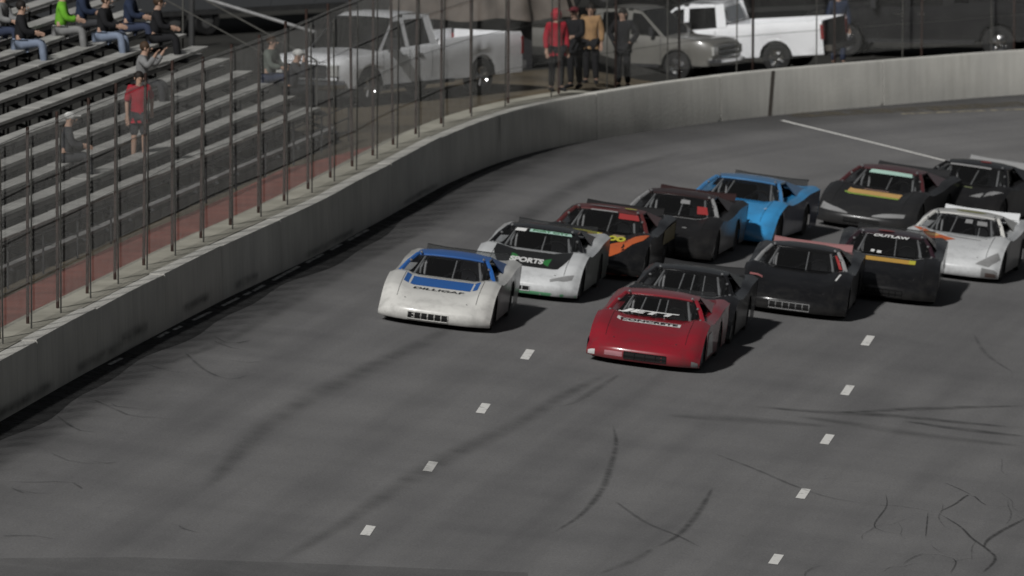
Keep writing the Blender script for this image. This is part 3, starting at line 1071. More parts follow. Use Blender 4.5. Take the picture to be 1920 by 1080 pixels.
    # flat vinyl, in rows of (name, material, outline in (a, y)) or grids
    for name, mat, kind, args in spec.get('vinyl', []):
        m = MB()
        if kind == 'top':                       # rectangle on the upper surface: a0, a1, y0, y1, slant
            a0, a1, y0, y1 = args[:4]; sl = args[4] if len(args) > 4 else 0; lf = args[5] if len(args) > 5 else .004
            m.grid([[topP(a, y0 + (y1 - y0) * q + sl * (a - a0), lf) for q in np.linspace(0, 1, 13)] for a in np.linspace(a0, a1, 8)])
        elif kind == 'strip':                   # band between two (a,y) polylines
            A_, B_ = args[:2]; lf = args[2] if len(args) > 2 else .005
            A_ = catmull(A_, 6); B_ = catmull(B_, 6)
            m.grid([[topP(*(p * (1 - t) + q * t), lf) for t in (0, .25, .5, .75, 1)] for p, q in zip(A_, B_)])
        elif kind == 'oval':
            a0, y0, ra, ry = args[:4]; lf = args[4] if len(args) > 4 else .006
            rows_ = [[topP(a0 + ra * k * math.cos(t), y0 + ry * k * math.sin(t), lf) for t in np.linspace(0, 2 * math.pi, 21)] for k in (0.001, .5, 1)]
            m.grid(rows_)
        elif kind == 'nose':
            y0, y1, t0, t1 = args
            m.grid([[fascP(y0 + (y1 - y0) * q, t, .004) for q in np.linspace(0, 1, 9)] for t in np.linspace(t0, t1, 4)])
        elif kind == 'side':                    # sg, polygon of (a, z)
            sg, pts = args
            m.poly([(CX - a, sg * 1.006, z) for a, z in pts])
        elif kind == 'ws':                      # band on the windshield: t0..t1 up the glass, y0..y1 across (-1..1)
            t0, t1, y0, y1 = args
            W_ = lambda t, q: (lambda b_, t_: tl(tuple(b_[k] * (1 - t) + t_[k] * t for k in range(3))) + Vector((.014, 0, .020)))(
                (1.68 - .18 * (1 - q * q), q * .85, .79 + .01 * q * q), (2.34 - .08 * (1 - q * q), q * .62, 1.115 - .025 * q * q))
            m.grid([[W_(t, q) for q in np.linspace(y0, y1, 9)] for t in (t0, (t0 + t1) / 2, t1)])
        elif kind == 'roof':
            a0, y0, ra, ry = args
            m.grid([[tl((a0 + ra * k * math.cos(t), y0 + ry * k * math.sin(t), 1.165)) for t in np.linspace(0, 2 * math.pi, 17)] for k in (.001, 1)])
        o_ = m.build(name, mat, car, smooth=40)
    for txt, mat, where, args in spec.get('text', []):
        me = text_mesh(txt, 1.0, bold=args.get('bold', 0.02), shear=args.get('shear', 0.0), spacing=args.get('space', 1.0))
        xs = [q.co.x for q in me.vertices]; ys_ = [q.co.y for q in me.vertices]
        sx, sy = max(xs) - min(xs), max(ys_) - min(ys_)
        mx_, my_ = (max(xs) + min(xs)) / 2, (max(ys_) + min(ys_)) / 2
        for q in me.vertices:
            tx, ty_ = (q.co.x - mx_) / sx, (q.co.y - my_) / sy          # -.5 .. .5
            if where == 'top':                   # a centre, a extent, y centre, y extent; reads from the front
                q.co = topP(args['a'] + ty_ * args['da'], args['y'] + tx * args['dy'], .015)
            elif where == 'nose':
                q.co = fascP(args['y'] + tx * args['dy'], args['t'] - ty_ * args['dt'], .008)
            elif where == 'ws':
                qy = args['y'] + tx * args['dy']; t = args['t'] + ty_ * args['dt']
                b_ = (1.68 - .18 * (1 - qy * qy), qy * .85, .79 + .01 * qy * qy); t_ = (2.34 - .08 * (1 - qy * qy), qy * .62, 1.115 - .025 * qy * qy)
                q.co = tl(tuple(b_[k] * (1 - t) + t_[k] * t for k in range(3))) + Vector((.020, 0, .028))
        me.materials.append(mat)
        o_ = bpy.data.objects.new('lettering', me); COL.objects.link(o_); o_.parent = car
    return car


def vin(name, c, rough=0.4):
    return paint(name, c, rough, 0.3, 0.12)


WHITE = paint('car_white', (0.70, 0.69, 0.655), .28, .7, .10)
WHITE2 = paint('car_cool_white', (0.68, 0.69, 0.695), .26, .7, .10)
RED = paint('car_red', (0.29, 0.014, 0.026), .28, .7)
BLK = paint('car_black', (0.009, 0.009, 0.010), .2, .15, spec=.3)
BLK2 = paint('car_soft_black', (0.013, 0.0125, 0.013), .36, .1, spec=.25)
CHAR = paint('car_charcoal', (0.022, 0.022, 0.023), .32, .12, spec=.3)
MAROON = paint('car_dark_maroon', (0.03, 0.013, 0.013), .3, .12, spec=.3)
BLUE = paint('car_sky_blue', (0.05, 0.33, 0.68), .3, .6)
NAVY = vin('navy_vinyl', (0.02, 0.035, 0.09))
RBLUE = vin('royal_blue', (0.022, 0.115, 0.38))
MINT = vin('mint_vinyl', (0.42, 0.62, 0.54))
VWHITE = vin('white_vinyl', (0.75, 0.75, 0.74))
VGREY = vin('grey_vinyl', (0.28, 0.28, 0.28))
VBLK = vin('black_vinyl', (0.012, 0.012, 0.012))
ORANGE = vin('orange_vinyl', (0.55, 0.12, 0.035))
GOLD = vin('gold_banner', (0.62, 0.36, 0.07))
TANOR = vin('tan_orange_banner', (0.66, 0.40, 0.14))
LIME = vin('lime_vinyl', (0.30, 0.45, 0.08))
GREEN = vin('green_vinyl', (0.03, 0.20, 0.05))
YGREEN = vin('olive_yellow', (0.30, 0.30, 0.06))
YELLOW = vin('yellow_vinyl', (0.62, 0.58, 0.06))
VRED = vin('red_vinyl', (0.36, 0.04, 0.04))
SILVER = paint('silver_pillar', (0.55, 0.55, 0.55), .3, .3, metal=.5)
LGREEN = vin('bright_green_lip', (0.16, 0.52, 0.26))
VBLUE2 = vin('violet_blue_vinyl', (0.05, 0.05, 0.36))


def headlights(mat=VGREY):
    out = []
    for sg in (1, -1):
        out.append(('headlight_decal', mat, 'strip', ([(.05, sg * .50), (.10, sg * .62), (.12, sg * .74), (.2, sg * .86)], [(.11, sg * .48), (.22, sg * .62), (.30, sg * .76), (.34, sg * .88)])))
    return out


CARS = [
    dict(px=(808, 605), yaw=6.5, label='white race car with blue roof and blue hood band leading the field by the wall', body=WHITE, roof=RBLUE, grille=(-.08, .36, .30, .86), slots=6,
         side=paint('shaded_side', (.27, .26, .26), .4, .3),  # dirt grey with the flank's shade painted into the white
         vinyl=[('hood_band', RBLUE, 'top', (.95, 1.47, -.68, .64))],
         text=[('DILLIGAF', VBLK, 'top', dict(a=.78, da=.10, y=-.02, dy=.92, shear=.15))]),
    dict(px=(1200, 680), yaw=7, label='dark red race car nearest the camera lettered JETT CONCRETE', body=RED, grille=(.06, .37, .28, .80), slots=4, grille_frame=BLK, bars=(-.3, 0.0, .16),
         vinyl=[('lettering_panel', VWHITE, 'top', (1.17, 1.34, -.62, .50)),
                ('lettering_panel', VWHITE, 'top', (1.36, 1.372, -.60, .50)),
                ('nose_sticker', vin('pink_sticker', (.50, .22, .25)), 'nose', (-.66, -.34, .34, .72)),
                ('corner_flash', VWHITE, 'nose', (-.97, -.84, .35, .85)),
                ('side_flash', VBLUE2, 'side', (-1, [(.36, .2), (.62, .2), (.6, .42), (.36, .38)])),
                ('side_flash', NAVY, 'side', (1, [(.36, .14), (.63, .2), (.62, .5), (.36, .36)])),
                ('corner_flash', VGREY, 'nose', (.86, .97, .4, .9)),
                ('side_flash', VWHITE, 'side', (1, [(1.42, .2), (2.4, .2), (2.0, .62), (1.42, .62)]))],
         text=[('CONCRETE', VBLK, 'top', dict(a=1.255, da=.12, y=-.06, dy=1.02, bold=.03)),
               ('JETT', VWHITE, 'ws', dict(t=.10, dt=.20, y=-.12, dy=1.3, bold=.05, shear=.25))]),
    dict(px=(1258, 631), yaw=7, ducts=1, label='black race car with grey deck tucked directly behind the red car', body=BLK, side=CHAR, bars=(-.14, .08, .30),
         pillar=BLK, spoiler=CHAR,
         vinyl=[('cowl_trim', VGREY, 'top', (1.47, 1.50, -.75, .75)), ('fender_panel', CHAR, 'top', (1.65, 3.0, -.95, -.68)),
                ('nose_trim', VGREY, 'top', (.03, .06, -.9, .9))],
         text=[]),
    dict(px=(975, 549), yaw=7.5, side=paint('shaded_green_side', (.16, .18, .165), .4, .3), label='white race car with black and green hood running second along the wall', body=WHITE2, roof=BLK, grille=(-.05, .2, .35, .75), slots=3,  # dark green-grey sides have their shade painted in
         vinyl=[('hood_panel', VBLK, 'strip', ([(1.50, -.70), (1.1, -.70), (.85, -.66), (.55, -.56)], [(1.50, .70), (1.1, .70), (.85, .66), (.55, .56)])),
                ('hood_emblem', GREEN, 'oval', (1.0, -.44, .24, .20, .010)), ('hood_emblem', YGREEN, 'oval', (1.08, -.52, .13, .11, .013)),
                ('hood_emblem', GREEN, 'oval', (.88, .44, .24, .20, .010)), ('hood_emblem', YGREEN, 'oval', (.92, .52, .13, .10, .013)),
                ('windshield_banner', MINT, 'ws', (.80, .93, -.32, .86)), ('windshield_sticker', VWHITE, 'ws', (.78, .93, -.72, -.42)),
                ('lip', LGREEN, 'nose', (-.98, .98, .72, 1.0))] + headlights(),
         text=[('SPORTS', VWHITE, 'top', dict(a=.86, da=.28, y=-.06, dy=.62, bold=.05)),
               ('PORT CITY', GREEN, 'ws', dict(t=.865, dt=.08, y=.27, dy=1.0))]),
    dict(px=(1097, 509), yaw=8.5, label='black race car with orange swoosh and yellow hood lettering', body=BLK, roof=vin('dark_red_roof', (.10, .02, .02)), spoiler=BLK2,
         vinyl=[('orange_swoosh', ORANGE, 'strip', ([(.0, -.35), (.04, .22), (.36, .52), (1.0, .88)], [(.46, -.45), (.56, .08), (.92, .42), (1.46, .93)])),
                ('nose_stripe', vin('dark_orange', (.25, .04, .02)), 'nose', (-.95, .95, .85, 1.0)), ('side_flash', vin('mustard_side', (.22, .17, .04)), 'side', (1, [(3.0, .5), (4.7, .5), (4.7, .84), (3.1, .78)])),
                ('yellow_scroll', YELLOW, 'strip', ([(1.38, -.62), (1.2, -.58), (1.02, -.3), (.96, .05)], [(1.46, -.55), (1.28, -.5), (1.10, -.26), (1.06, .05)])),
                ('yellow_scroll', YELLOW, 'strip', ([(1.44, -.55), (1.40, -.3), (1.30, -.1), (1.14, .02)], [(1.49, -.5), (1.49, -.24), (1.41, .0), (1.24, .1)])),
                ('gold_patch', GOLD, 'top', (1.22, 1.42, -.22, .05)), ('tan_patch', vin('tan_patch', (.35, .25, .15)), 'top', (1.2, 1.42, .2, .42, .3)),
                ('windshield_banner', VRED, 'ws', (.62, .9, .35, .9)),
                ('windshield_banner', VGREY, 'ws', (.90, .96, -.5, .3)), ('roof_patch', VGREY, 'roof', (2.5, -.1, .07, .3)), ('roof_patch', YELLOW, 'roof', (2.6, .38, .08, .12))],
         text=[('OOO', YELLOW, 'top', dict(a=1.12, da=.34, y=.28, dy=.50, bold=.08))]),
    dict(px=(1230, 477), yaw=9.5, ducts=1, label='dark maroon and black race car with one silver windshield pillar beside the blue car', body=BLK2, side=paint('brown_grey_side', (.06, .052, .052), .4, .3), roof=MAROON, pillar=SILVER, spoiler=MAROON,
         vinyl=[('windshield_sticker', VRED, 'ws', (.1, .5, .55, .8)), ('windshield_sticker', VGREY, 'ws', (.55, .75, .1, .35)),
                ('hood_trim', VGREY, 'top', (1.44, 1.48, -.7, .7)), ('hood_spot', VGREY, 'oval', (1.0, .1, .03, .05)), ('hood_spot', VGREY, 'oval', (.8, .0, .03, .06)), ('hood_spot', VGREY, 'oval', (.8, .35, .03, .05))],
         text=[]),
    dict(px=(1345, 444), yaw=13, label='sky blue race car running against the wall side at the back', body=BLUE, side=paint('shaded_blue_side', (.03, .045, .10), .35, .4), roof=paint('car_mid_blue', (.06, .22, .46), .3, .6), bars=(-.3,),  # darker blue sides: shade put into the colour
         vinyl=[('fender_patch', vin('khaki_patch', (.30, .29, .20)), 'top', (1.1, 1.45, -.92, -.5)), ('fender_patch', YGREEN, 'oval', (1.27, -.74, .1, .12)),
                ('hood_scuff', VWHITE, 'oval', (.52, .28, .035, .06)), ('hood_scuff', VWHITE, 'oval', (.9, .68, .02, .03))],
         text=[]),
    dict(px=(1612, 425), yaw=14, label='charcoal race car with tan banner, lime hood stripe and mint windshield strip', body=CHAR, roof=paint('roof_wine', (.085, .022, .025), .3, .5), spoiler=CHAR,
         vinyl=[('hood_banner', TANOR, 'top', (1.06, 1.36, -.58, .50)), ('hood_stripe', LIME, 'top', (.97, 1.05, -.60, .50)),
                ('windshield_banner', MINT, 'ws', (.74, .93, -.55, .75)),
                ('headlight_decal', VGREY, 'strip', ([(.1, -.92), (.02, -.6), (.0, -.3)], [(.3, -.9), (.16, -.6), (.03, -.3)])),
                ('headlight_decal', VGREY, 'strip', ([(.0, .2), (.02, .5), (.1, .8)], [(.04, .2), (.16, .5), (.22, .8)])),
                ('cowl_trim', vin('salmon_trim', (.4, .25, .2)), 'top', (1.42, 1.47, -.3, .2)),
                ('fender_checks', VGREY, 'side', (-1, [(.36, .2), (.6, .2), (.6, .5), (.36, .36)]))] ,
         text=[]),
    dict(px=(1765, 414), yaw=17, label='black race car with white windshield strip at the far right rear', body=BLK2, roof=BLK, spoiler=VGREY, side=BLK2,
         vinyl=[('windshield_banner', VGREY, 'ws', (.86, .95, -.8, .55)), ('roof_patch', VRED, 'roof', (2.75, .1, .12, .12)),
                ('hood_sticker', vin('olive_sticker', (.22, .25, .12)), 'top', (1.36, 1.42, -.1, .2)), ('side_flash', VGREY, 'top', (.8, 1.1, .3, .75, .6))],
         text=[]),
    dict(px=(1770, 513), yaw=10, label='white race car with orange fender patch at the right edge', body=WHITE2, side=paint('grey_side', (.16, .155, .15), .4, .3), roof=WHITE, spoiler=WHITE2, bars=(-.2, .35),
         vinyl=[('fender_patch', ORANGE, 'strip', ([(1.47, -.90), (1.2, -.66), (.9, -.30)], [(1.47, -.48), (1.36, -.30), (1.2, -.02)])),
                ('fender_patch', TANOR, 'oval', (1.30, -.50, .1, .14, .012)),
                ('roof_patch', YGREEN, 'roof', (2.6, .05, .12, .3)),
                ('windshield_banner', VGREY, 'ws', (.86, .94, -.2, .6)), ('windshield_sticker', VGREY, 'ws', (.55, .75, .05, .25)), ('windshield_sticker', VGREY, 'ws', (.5, .72, .38, .65)),
                ('hood_script', VGREY, 'strip', ([(1.44, -.25), (1.40, .1), (1.36, .45)], [(1.36, -.2), (1.33, .1), (1.31, .45)])),
                ('corner_graphic', VGREY, 'nose', (.68, .98, .05, .9)), ('hood_corner', VGREY, 'strip', ([(.05, .55), (.3, .72), (.5, .9)], [(.03, .8), (.2, .9), (.35, .97)])),
                ('corner_graphic', vin('brown_graphic', (.10, .06, .05)), 'nose', (.76, .95, .45, .9)),
                ('nose_vent', VBLK, 'nose', (-.78, -.52, .2, .55)), ('hood_vent', VBLK, 'top', (.45, .55, -.72, -.5))],
         grille=(-.45, .2, .3, .8), slots=2, text=[]),
    dict(px=(1652, 557), yaw=4, ducts=1, label='black race car with gold hood banner and white OUTLAW windshield lettering', body=BLK, roof=paint('roof_plum', (.03, .012, .018), .3, .6), spoiler=M_SMOKE,
         vinyl=[('hood_banner', GOLD, 'top', (1.12, 1.40, -.55, .52)), ('hood_banner', YELLOW, 'top', (1.125, 1.395, .40, .52, 0, .008)),
                ('roof_patch', VRED, 'roof', (2.5, -.12, .10, .16)), ('cowl_trim', VGREY, 'top', (1.46, 1.49, -.95, .95)), ('fender_stripe', VWHITE, 'top', (1.05, 1.35, -.86, -.68, -.3)),
                ('windshield_sticker', VWHITE, 'ws', (.02, .14, -.42, -.34)), ('windshield_sticker', VWHITE, 'ws', (.0, .12, -.28, -.18))],
         text=[('OUTLAW', VWHITE, 'ws', dict(t=.86, dt=.13, y=.0, dy=1.05, bold=.04, shear=.2))]),
    dict(px=(1480, 584), yaw=5.5, label='black race car with silver framed grille just ahead of the OUTLAW car', body=BLK, grille=(-.03, .37, .28, .86), slots=6, grille_frame=paint('grille_silver', (.30, .30, .30), .4, .2),
         pillar=SILVER, spoiler=vin('spoiler_rose', (.30, .14, .14)), side=CHAR,
         vinyl=[('fender_sticker', vin('rose_sticker', (.35, .13, .13)), 'top', (.62, .72, -.86, -.62)), ('hood_edge', VWHITE, 'top', (.85, 1.3, .70, .735, .12)),  # white strip paints a sun glint along the hood edge
                ('window_sticker', VRED, 'ws', (.1, .8, .86, .93))],
         text=[]),
]
for spec in CARS:
    race_car(spec)

# ------------------------------------------------------------------ parked pickups
M_TG = glass('dark_truck_glass', (0.03, 0.03, 0.04), 0.01)
M_CHROME = paint('chrome', (.62, .62, .62), .16, 0, .1, metal=1.0)
M_TAIL = paint('tail_lamp', (.25, .02, .02), .2, .6)
M_LAMP = paint('lamp_lens', (.45, .45, .43), .15, .6)
M_DKPL = matte('dark_plastic', (.02, .02, .022), .6)


def pickup(M, label, pm, scale_wheel=.39, bed=0.0, gate=None):
    """full size four door pickup; origin on the ground under the middle, nose towards +X"""
    car = thing('pickup_truck', label, 'pickup truck', M, 'pickup trucks parked behind the fence')
    W = .98
    fx, rx, wr = 1.85, -1.75 - bed, scale_wheel
    NOSE, TAIL = 2.85, -2.9 - bed * 1.6
    belt = [(-3.9, 1.30), (-.75, 1.30), (-.7, 1.22), (1.35, 1.16), (1.6, 1.14), (2.5, 1.10), (2.75, 1.04), (2.85, .96)]
    ar = wr + .07
    xs = sorted(set([TAIL, TAIL + .3, -.75, -.70, 0, .6, 1.0, 1.35, 2.5, 2.75, NOSE] + [c + s * ar for c in (fx, rx) for s in (-1.004, -1, -.9, -.7, -.4, 0, .4, .7, .9, 1, 1.004)]))
    xs = [x for x in xs if TAIL <= x <= NOSE]

    def low(x):
        for c in (fx, rx):
            if abs(x - c) <= ar:
                return max(.42, wr + math.sqrt(max(0, ar * ar - (x - c) ** 2)))
        return .42
    for sg in (1, -1):
        m = MB()
        rows = []
        for x in xs:
            zt, zb = lerp_tab(belt, x), low(x)
            rnd = .12 * sstep(2.5, 2.85, x)
            rows.append([(x, sg * (W - .06 - rnd), zt), (x, sg * (W - .02 - rnd), zt - .05), (x, sg * (W - rnd), zt - .3), (x, sg * (W - .015 - rnd), (zt + zb) / 2 - .1), (x, sg * (W - .02 - rnd), zb)])
        for r_ in rows:      # keep rows ordered downwards above arches
            zb = r_[4][2]
            for k in (2, 3):
                if r_[k][2] < zb + .02:
                    r_[k] = (r_[k][0], r_[k][1], zb + .02 * (4 - k))
        m.grid(rows)
        m.build('side_panel', pm, car, smooth=35)
    b = MB()
    hx = [x for x in xs if x >= 1.3]
    b.grid([[(x, y * (W - .06 - .12 * sstep(2.5, 2.85, x)), lerp_tab(belt, x) + .05 * (1 - y * y)) for y in (-1, -.6, 0, .6, 1)] for x in hx])
    b.build('hood', pm, car, smooth=40)
    fr = MB().grid([[(NOSE + .03 * (1 - y * y), y * (W - .18), z) for y in (-1, -.5, 0, .5, 1)] for z in (.98, .9, .55, .45)])
    fr.build('front_panel', pm, car, smooth=40)
    gr = MB().grid([[(NOSE + .06, y * .58, z) for y in (-1, 0, 1)] for z in (.92, .66)]).build('grille', M_DKPL, car, smooth=0)
    gb = MB()
    for z in (.92, .79, .66):
        gb.tube([(NOSE + .07, -.58, z), (NOSE + .07, .58, z)], .02, 5)
    gb.build('grille_bar', M_CHROME, gr)
    for sg in (1, -1):
        MB().box((NOSE - .05, sg * .72 - .13, .70), (NOSE + .05, sg * .72 + .13, .93)).build('headlight', M_LAMP, car, smooth=0)
        MB().box((TAIL - .03, sg * .88 - .08, .82), (TAIL + .05, sg * .88 + .105, 1.2)).build('tail_light', M_TAIL, car, smooth=0)
    MB().tube([(NOSE - .1, -.93, .52), (NOSE + .12, -.7, .52), (NOSE + .16, 0, .52), (NOSE + .12, .7, .52), (NOSE - .1, .93, .52)], .10, 8).build('front_bumper', M_CHROME, car)
    MB().box((TAIL - .22, -.92, .50), (TAIL - .03, .92, .66)).build('rear_bumper', M_CHROME, car, smooth=0)
    # bed
    bd = MB()
    bd.grid([[(-.75, y, z) for y in (-W + .12, W - .12)] for z in (1.30, .75)])
    bd.grid([[(x, s_ * (W - .12), z) for x in (TAIL + .06, -.75)] for s_ in (1,) for z in (1.30, .75)])
    bd.grid([[(x, -(W - .12), z) for x in (TAIL + .06, -.75)] for z in (1.30, .75)])
    bd.grid([[(x, y, .75) for x in (TAIL + .06, -.75)] for y in (-W + .12, W - .12)])
    bd.grid([[(x, y, 1.30) for x in (TAIL, -.75)] for y in (W - .12, W - .06)]); bd.grid([[(x, y, 1.30) for x in (TAIL, -.75)] for y in (-W + .12, -W + .06)])
    bd.build('bed', pm, car, smooth=0)
    MB().box((TAIL - .02, -.80, .66), (TAIL + .06, .80, 1.29)).build('tailgate', gate or pm, car, smooth=0)
    # cab
    cab = MB()
    pr = [(-.72, 1.22, .90), (-.66, 1.45, .86), (-.55, 1.84, .72), (-.2, 1.90, .70), (.45, 1.885, .70), (.72, 1.82, .70), (1.48, 1.15, .90)]
    roof = pr[2:6]
    cab.grid([[(x, y * w, z + .02 * (1 - y * y)) for y in (-1, -.5, 0, .5, 1)] for x, z, w in roof])
    cab.grid([[(x, y * w, z) for y in (-1, 0, 1)] for x, z, w in (pr[0], pr[2])])
    cab.grid([[(x, y, 1.22) for y in (-.9, .9)] for x in (-.72, -.5)])
    for sg in (1, -1):
        # side of the greenhouse with door frames, built as a frame around the glass
        def P(x, z):
            w = .90 + (.71 - .90) * (z - 1.2) / .66
            return (x, sg * w, z)
        top = [P(-.62, 1.84), P(-.2, 1.875), P(.45, 1.865), P(.70, 1.80)]
        cab.poly([P(-.72, 1.18), P(-.62, 1.84), P(-.38, 1.84), P(-.45, 1.18)])                 # rear pillar
        cab.poly([P(.33, 1.18), P(.33, 1.82), P(.47, 1.82), P(.47, 1.18)])                     # middle pillar
        cab.poly([P(-.38, 1.765), P(-.38, 1.85), P(.33, 1.875), P(.33, 1.765)])
        cab.poly([P(.47, 1.765), P(.47, 1.865), P(.70, 1.81), P(.74, 1.74)])
        cab.poly([P(.66, 1.80), P(.74, 1.80), P(1.52, 1.14), P(1.40, 1.14)])                   # windscreen pillar
        cab.poly([P(-.72, 1.16), P(1.45, 1.12), P(1.45, 1.17), P(-.72, 1.24)])
    cab.build('cab', pm, car, smooth=35)
    for sg in (1, -1):
        def P(x, z):
            w = .885 + (.70 - .885) * (z - 1.2) / .66
            return (x, sg * w, z)
        MB().poly([P(-.46, 1.19), P(-.39, 1.78), P(.34, 1.78), P(.34, 1.19)]).build('side_window', M_TG, car, smooth=0)
        MB().poly([P(.46, 1.19), P(.46, 1.78), P(.73, 1.76), P(1.42, 1.16)]).build('side_window', M_TG, car, smooth=0)
        MB().box((1.1, sg * 1.0 - .06, 1.18), (1.22, sg * 1.0 + .16 * sg + .06, 1.42)).build('mirror', M_DKPL, car, smooth=0)
        for x in (.05, .62):
            MB().box((x - .08, sg * (W - .005), 1.02), (x + .08, sg * (W + .025), 1.05)).build('door_handle', M_CHROME, car, smooth=0)
        sm = MB()
        for x in (-.42, .40, 1.38):
            sm.grid([[(x, sg * (W - .015), 1.15), (x + .012, sg * (W - .015), 1.15)], [(x, sg * (W + .004), .9), (x + .012, sg * (W + .004), .9)], [(x, sg * (W - .004), .5), (x + .012, sg * (W - .004), .5)]])
        sm.build('door_seam', M_DKPL, car, smooth=0)
        MB().box((-1.2, sg * (W - .06), .36), (1.35, sg * (W + .02), .44)).build('rocker_trim', M_DKPL, car, smooth=0)
    MB().grid([[(1.46, y * .86, 1.17) for y in (-1, 0, 1)], [(.74, y * .68, 1.81) for y in (-1, 0, 1)]]).build('windshield', M_TG, car, smooth=0)
    MB().grid([[(-.715, y * .6, 1.36) for y in (-1, 1)], [(-.60, y * .55, 1.74) for y in (-1, 1)]]).build('rear_window', M_TG, car, smooth=0)
    ch = MB().box((TAIL + .1, -.6, .38), (NOSE - .1, .6, .60)); ch.box((-.7, -.86, .42), (1.4, .86, 1.1))
    ch.build('chassis', M_DKPL, car, smooth=0)
    for x in (fx, rx):
        for sg in (1, -1):
            c = (x, sg * .83, wr)
            hub = MB().lathe([(0, sg * .08), (.07, sg * .08), (.09, sg * .05), (.15, sg * .03), (.21, sg * .07), (.225, sg * .11), (.225, -sg * .1)], 20, c)
            for k in range(5):
                t = 2 * math.pi * k / 5
                hub.tube([(c[0] + .06 * math.cos(t), c[1] + sg * .07, c[2] + .06 * math.sin(t)), (c[0] + .21 * math.cos(t), c[1] + sg * .08, c[2] + .21 * math.sin(t))], .028, 5)
            hb = hub.build('wheel', M_CHROME, car)
            k = wr
            MB().lathe([(.22, .115), (k - .07, .13), (k - .02, .12), (k, .08), (k, -.08), (k - .02, -.12), (k - .07, -.13), (.22, -.115)], 26, c).build('tyre', M_TYRE, hb)
    return car


def frame(pos, h, up=Vector((0, 0, 1)), sc=1.0):
    h = Vector((h[0], h[1], 0)); h = (h - up * h.dot(up)).normalized(); l = up.cross(h)
    return Matrix(((h.x * sc, l.x * sc, up.x * sc, pos[0]), (h.y * sc, l.y * sc, up.y * sc, pos[1]), (h.z * sc, l.z * sc, up.z * sc, pos[2]), (0, 0, 0, 1)))


TWHITE = paint('truck_white', (.84, .85, .87), .3, .6, .08)
TTAN = paint('truck_pewter', (.15, .145, .13), .35, .5, .2)
TBLK = paint('truck_black', (.010, .010, .011), .75, .0, spec=.05)
# first white pickup: wheel contacts on the near side
pf, pr_ = at_z(685, 200, 1.0), at_z(897, 178, 1.0)
h = (pf - pr_).normalized()
wb = (pf - pr_).length
k = 1.0
left = Vector((-h.y, h.x, 0))
mid = pf - left * .83 - h * 1.85
T1 = pickup(frame(mid, h), 'white crew cab pickup facing left behind the end of the grandstand', TWHITE, scale_wheel=.41, bed=.56)
# pewter pickup, nose to the right
h2 = Vector((.89, -.45, 0)); left2 = Vector((-h2.y, h2.x, 0))
print('T1 wheelbase', wb, h, k)
c2 = at_z(1272, 152, .25)
T2 = pickup(frame(c2 - h2 * 1.85 * .86 + left2 * .83 * .86, h2, sc=.86), 'pewter grey pickup facing right with bright bumper behind the wall', TTAN)
# second white pickup, tail to the right
h3 = Vector((-.93, .36, 0)); left3 = Vector((-h3.y, h3.x, 0))
c3 = at_z(1440, 142, .25)
up3 = Vector((-.075, 0, 1)).normalized()
T3 = pickup(frame(c3 + h3 * 1.75 * .88 - left3 * .83 * .88 + Vector((0, 0, -.02)), h3, up3, .88), 'white pickup with its tailgate towards the turn on the right', TWHITE, bed=.3, gate=M_DKPL)
# dark pickup further right
c4 = at_z(1745, 104, .25)
T4 = pickup(frame(c4, Vector((-.97, .2, 0))), 'black pickup parked in the dark at the far right', TBLK)


# ------------------------------------------------------------------ people
def skin_mesh(nodes, edges, name, mat, parent, sub=1, extra=None):
    """nodes: {key: (pos, radius)}; grows one continuous surface along the edges"""
    keys = list(nodes)
    me = bpy.data.meshes.new(name)
    me.from_pydata([nodes[k][0] for k in keys], [(keys.index(a), keys.index(b)) for a, b in edges], [])
    ob = bpy.data.objects.new(name, me); COL.objects.link(ob)
    md = ob.modifiers.new('skin', 'SKIN'); md.use_smooth_shade = True
    sv = me.skin_vertices[0].data
    for i_, k_ in enumerate(keys):
        r_ = nodes[k_][1]
        sv[i_].radius = (r_, r_) if not isinstance(r_, tuple) else r_
    sv[0].use_root = True
    s_ = ob.modifiers.new('sub', 'SUBSURF'); s_.levels = s_.render_levels = sub
    dg = bpy.context.evaluated_depsgraph_get()
    me2 = bpy.data.meshes.new_from_object(ob.evaluated_get(dg))
    bpy.data.objects.remove(ob)
    if extra:
        bm = bmesh.new(); bm.from_mesh(me2)
        for p, r_ in extra:
            M_ = Matrix.Translation(p) @ Matrix.Diagonal((*r_, 1))
            bmesh.ops.create_icosphere(bm, subdivisions=2, radius=1, matrix=M_)
        bm.to_mesh(me2); bm.free()
    me2.materials.clear(); me2.materials.append(mat)
    me2.shade_smooth()
    o_ = bpy.data.objects.new(name, me2); COL.objects.link(o_); o_.parent = parent
    return o_


SKIN = matte('skin', (.42, .27, .20), .6, .15, 10)
HAIRM = {'brown': matte('brown_hair', (.06, .035, .02), .7), 'blond': matte('fair_hair', (.30, .24, .17), .7), 'dark': matte('dark_hair', (.015, .012, .01), .7), 'grey': matte('grey_hair', (.3, .3, .3), .7)}


def cloth(name, c):
    return matte('cloth_' + name, c, .9, .25, 9, bump=.3)


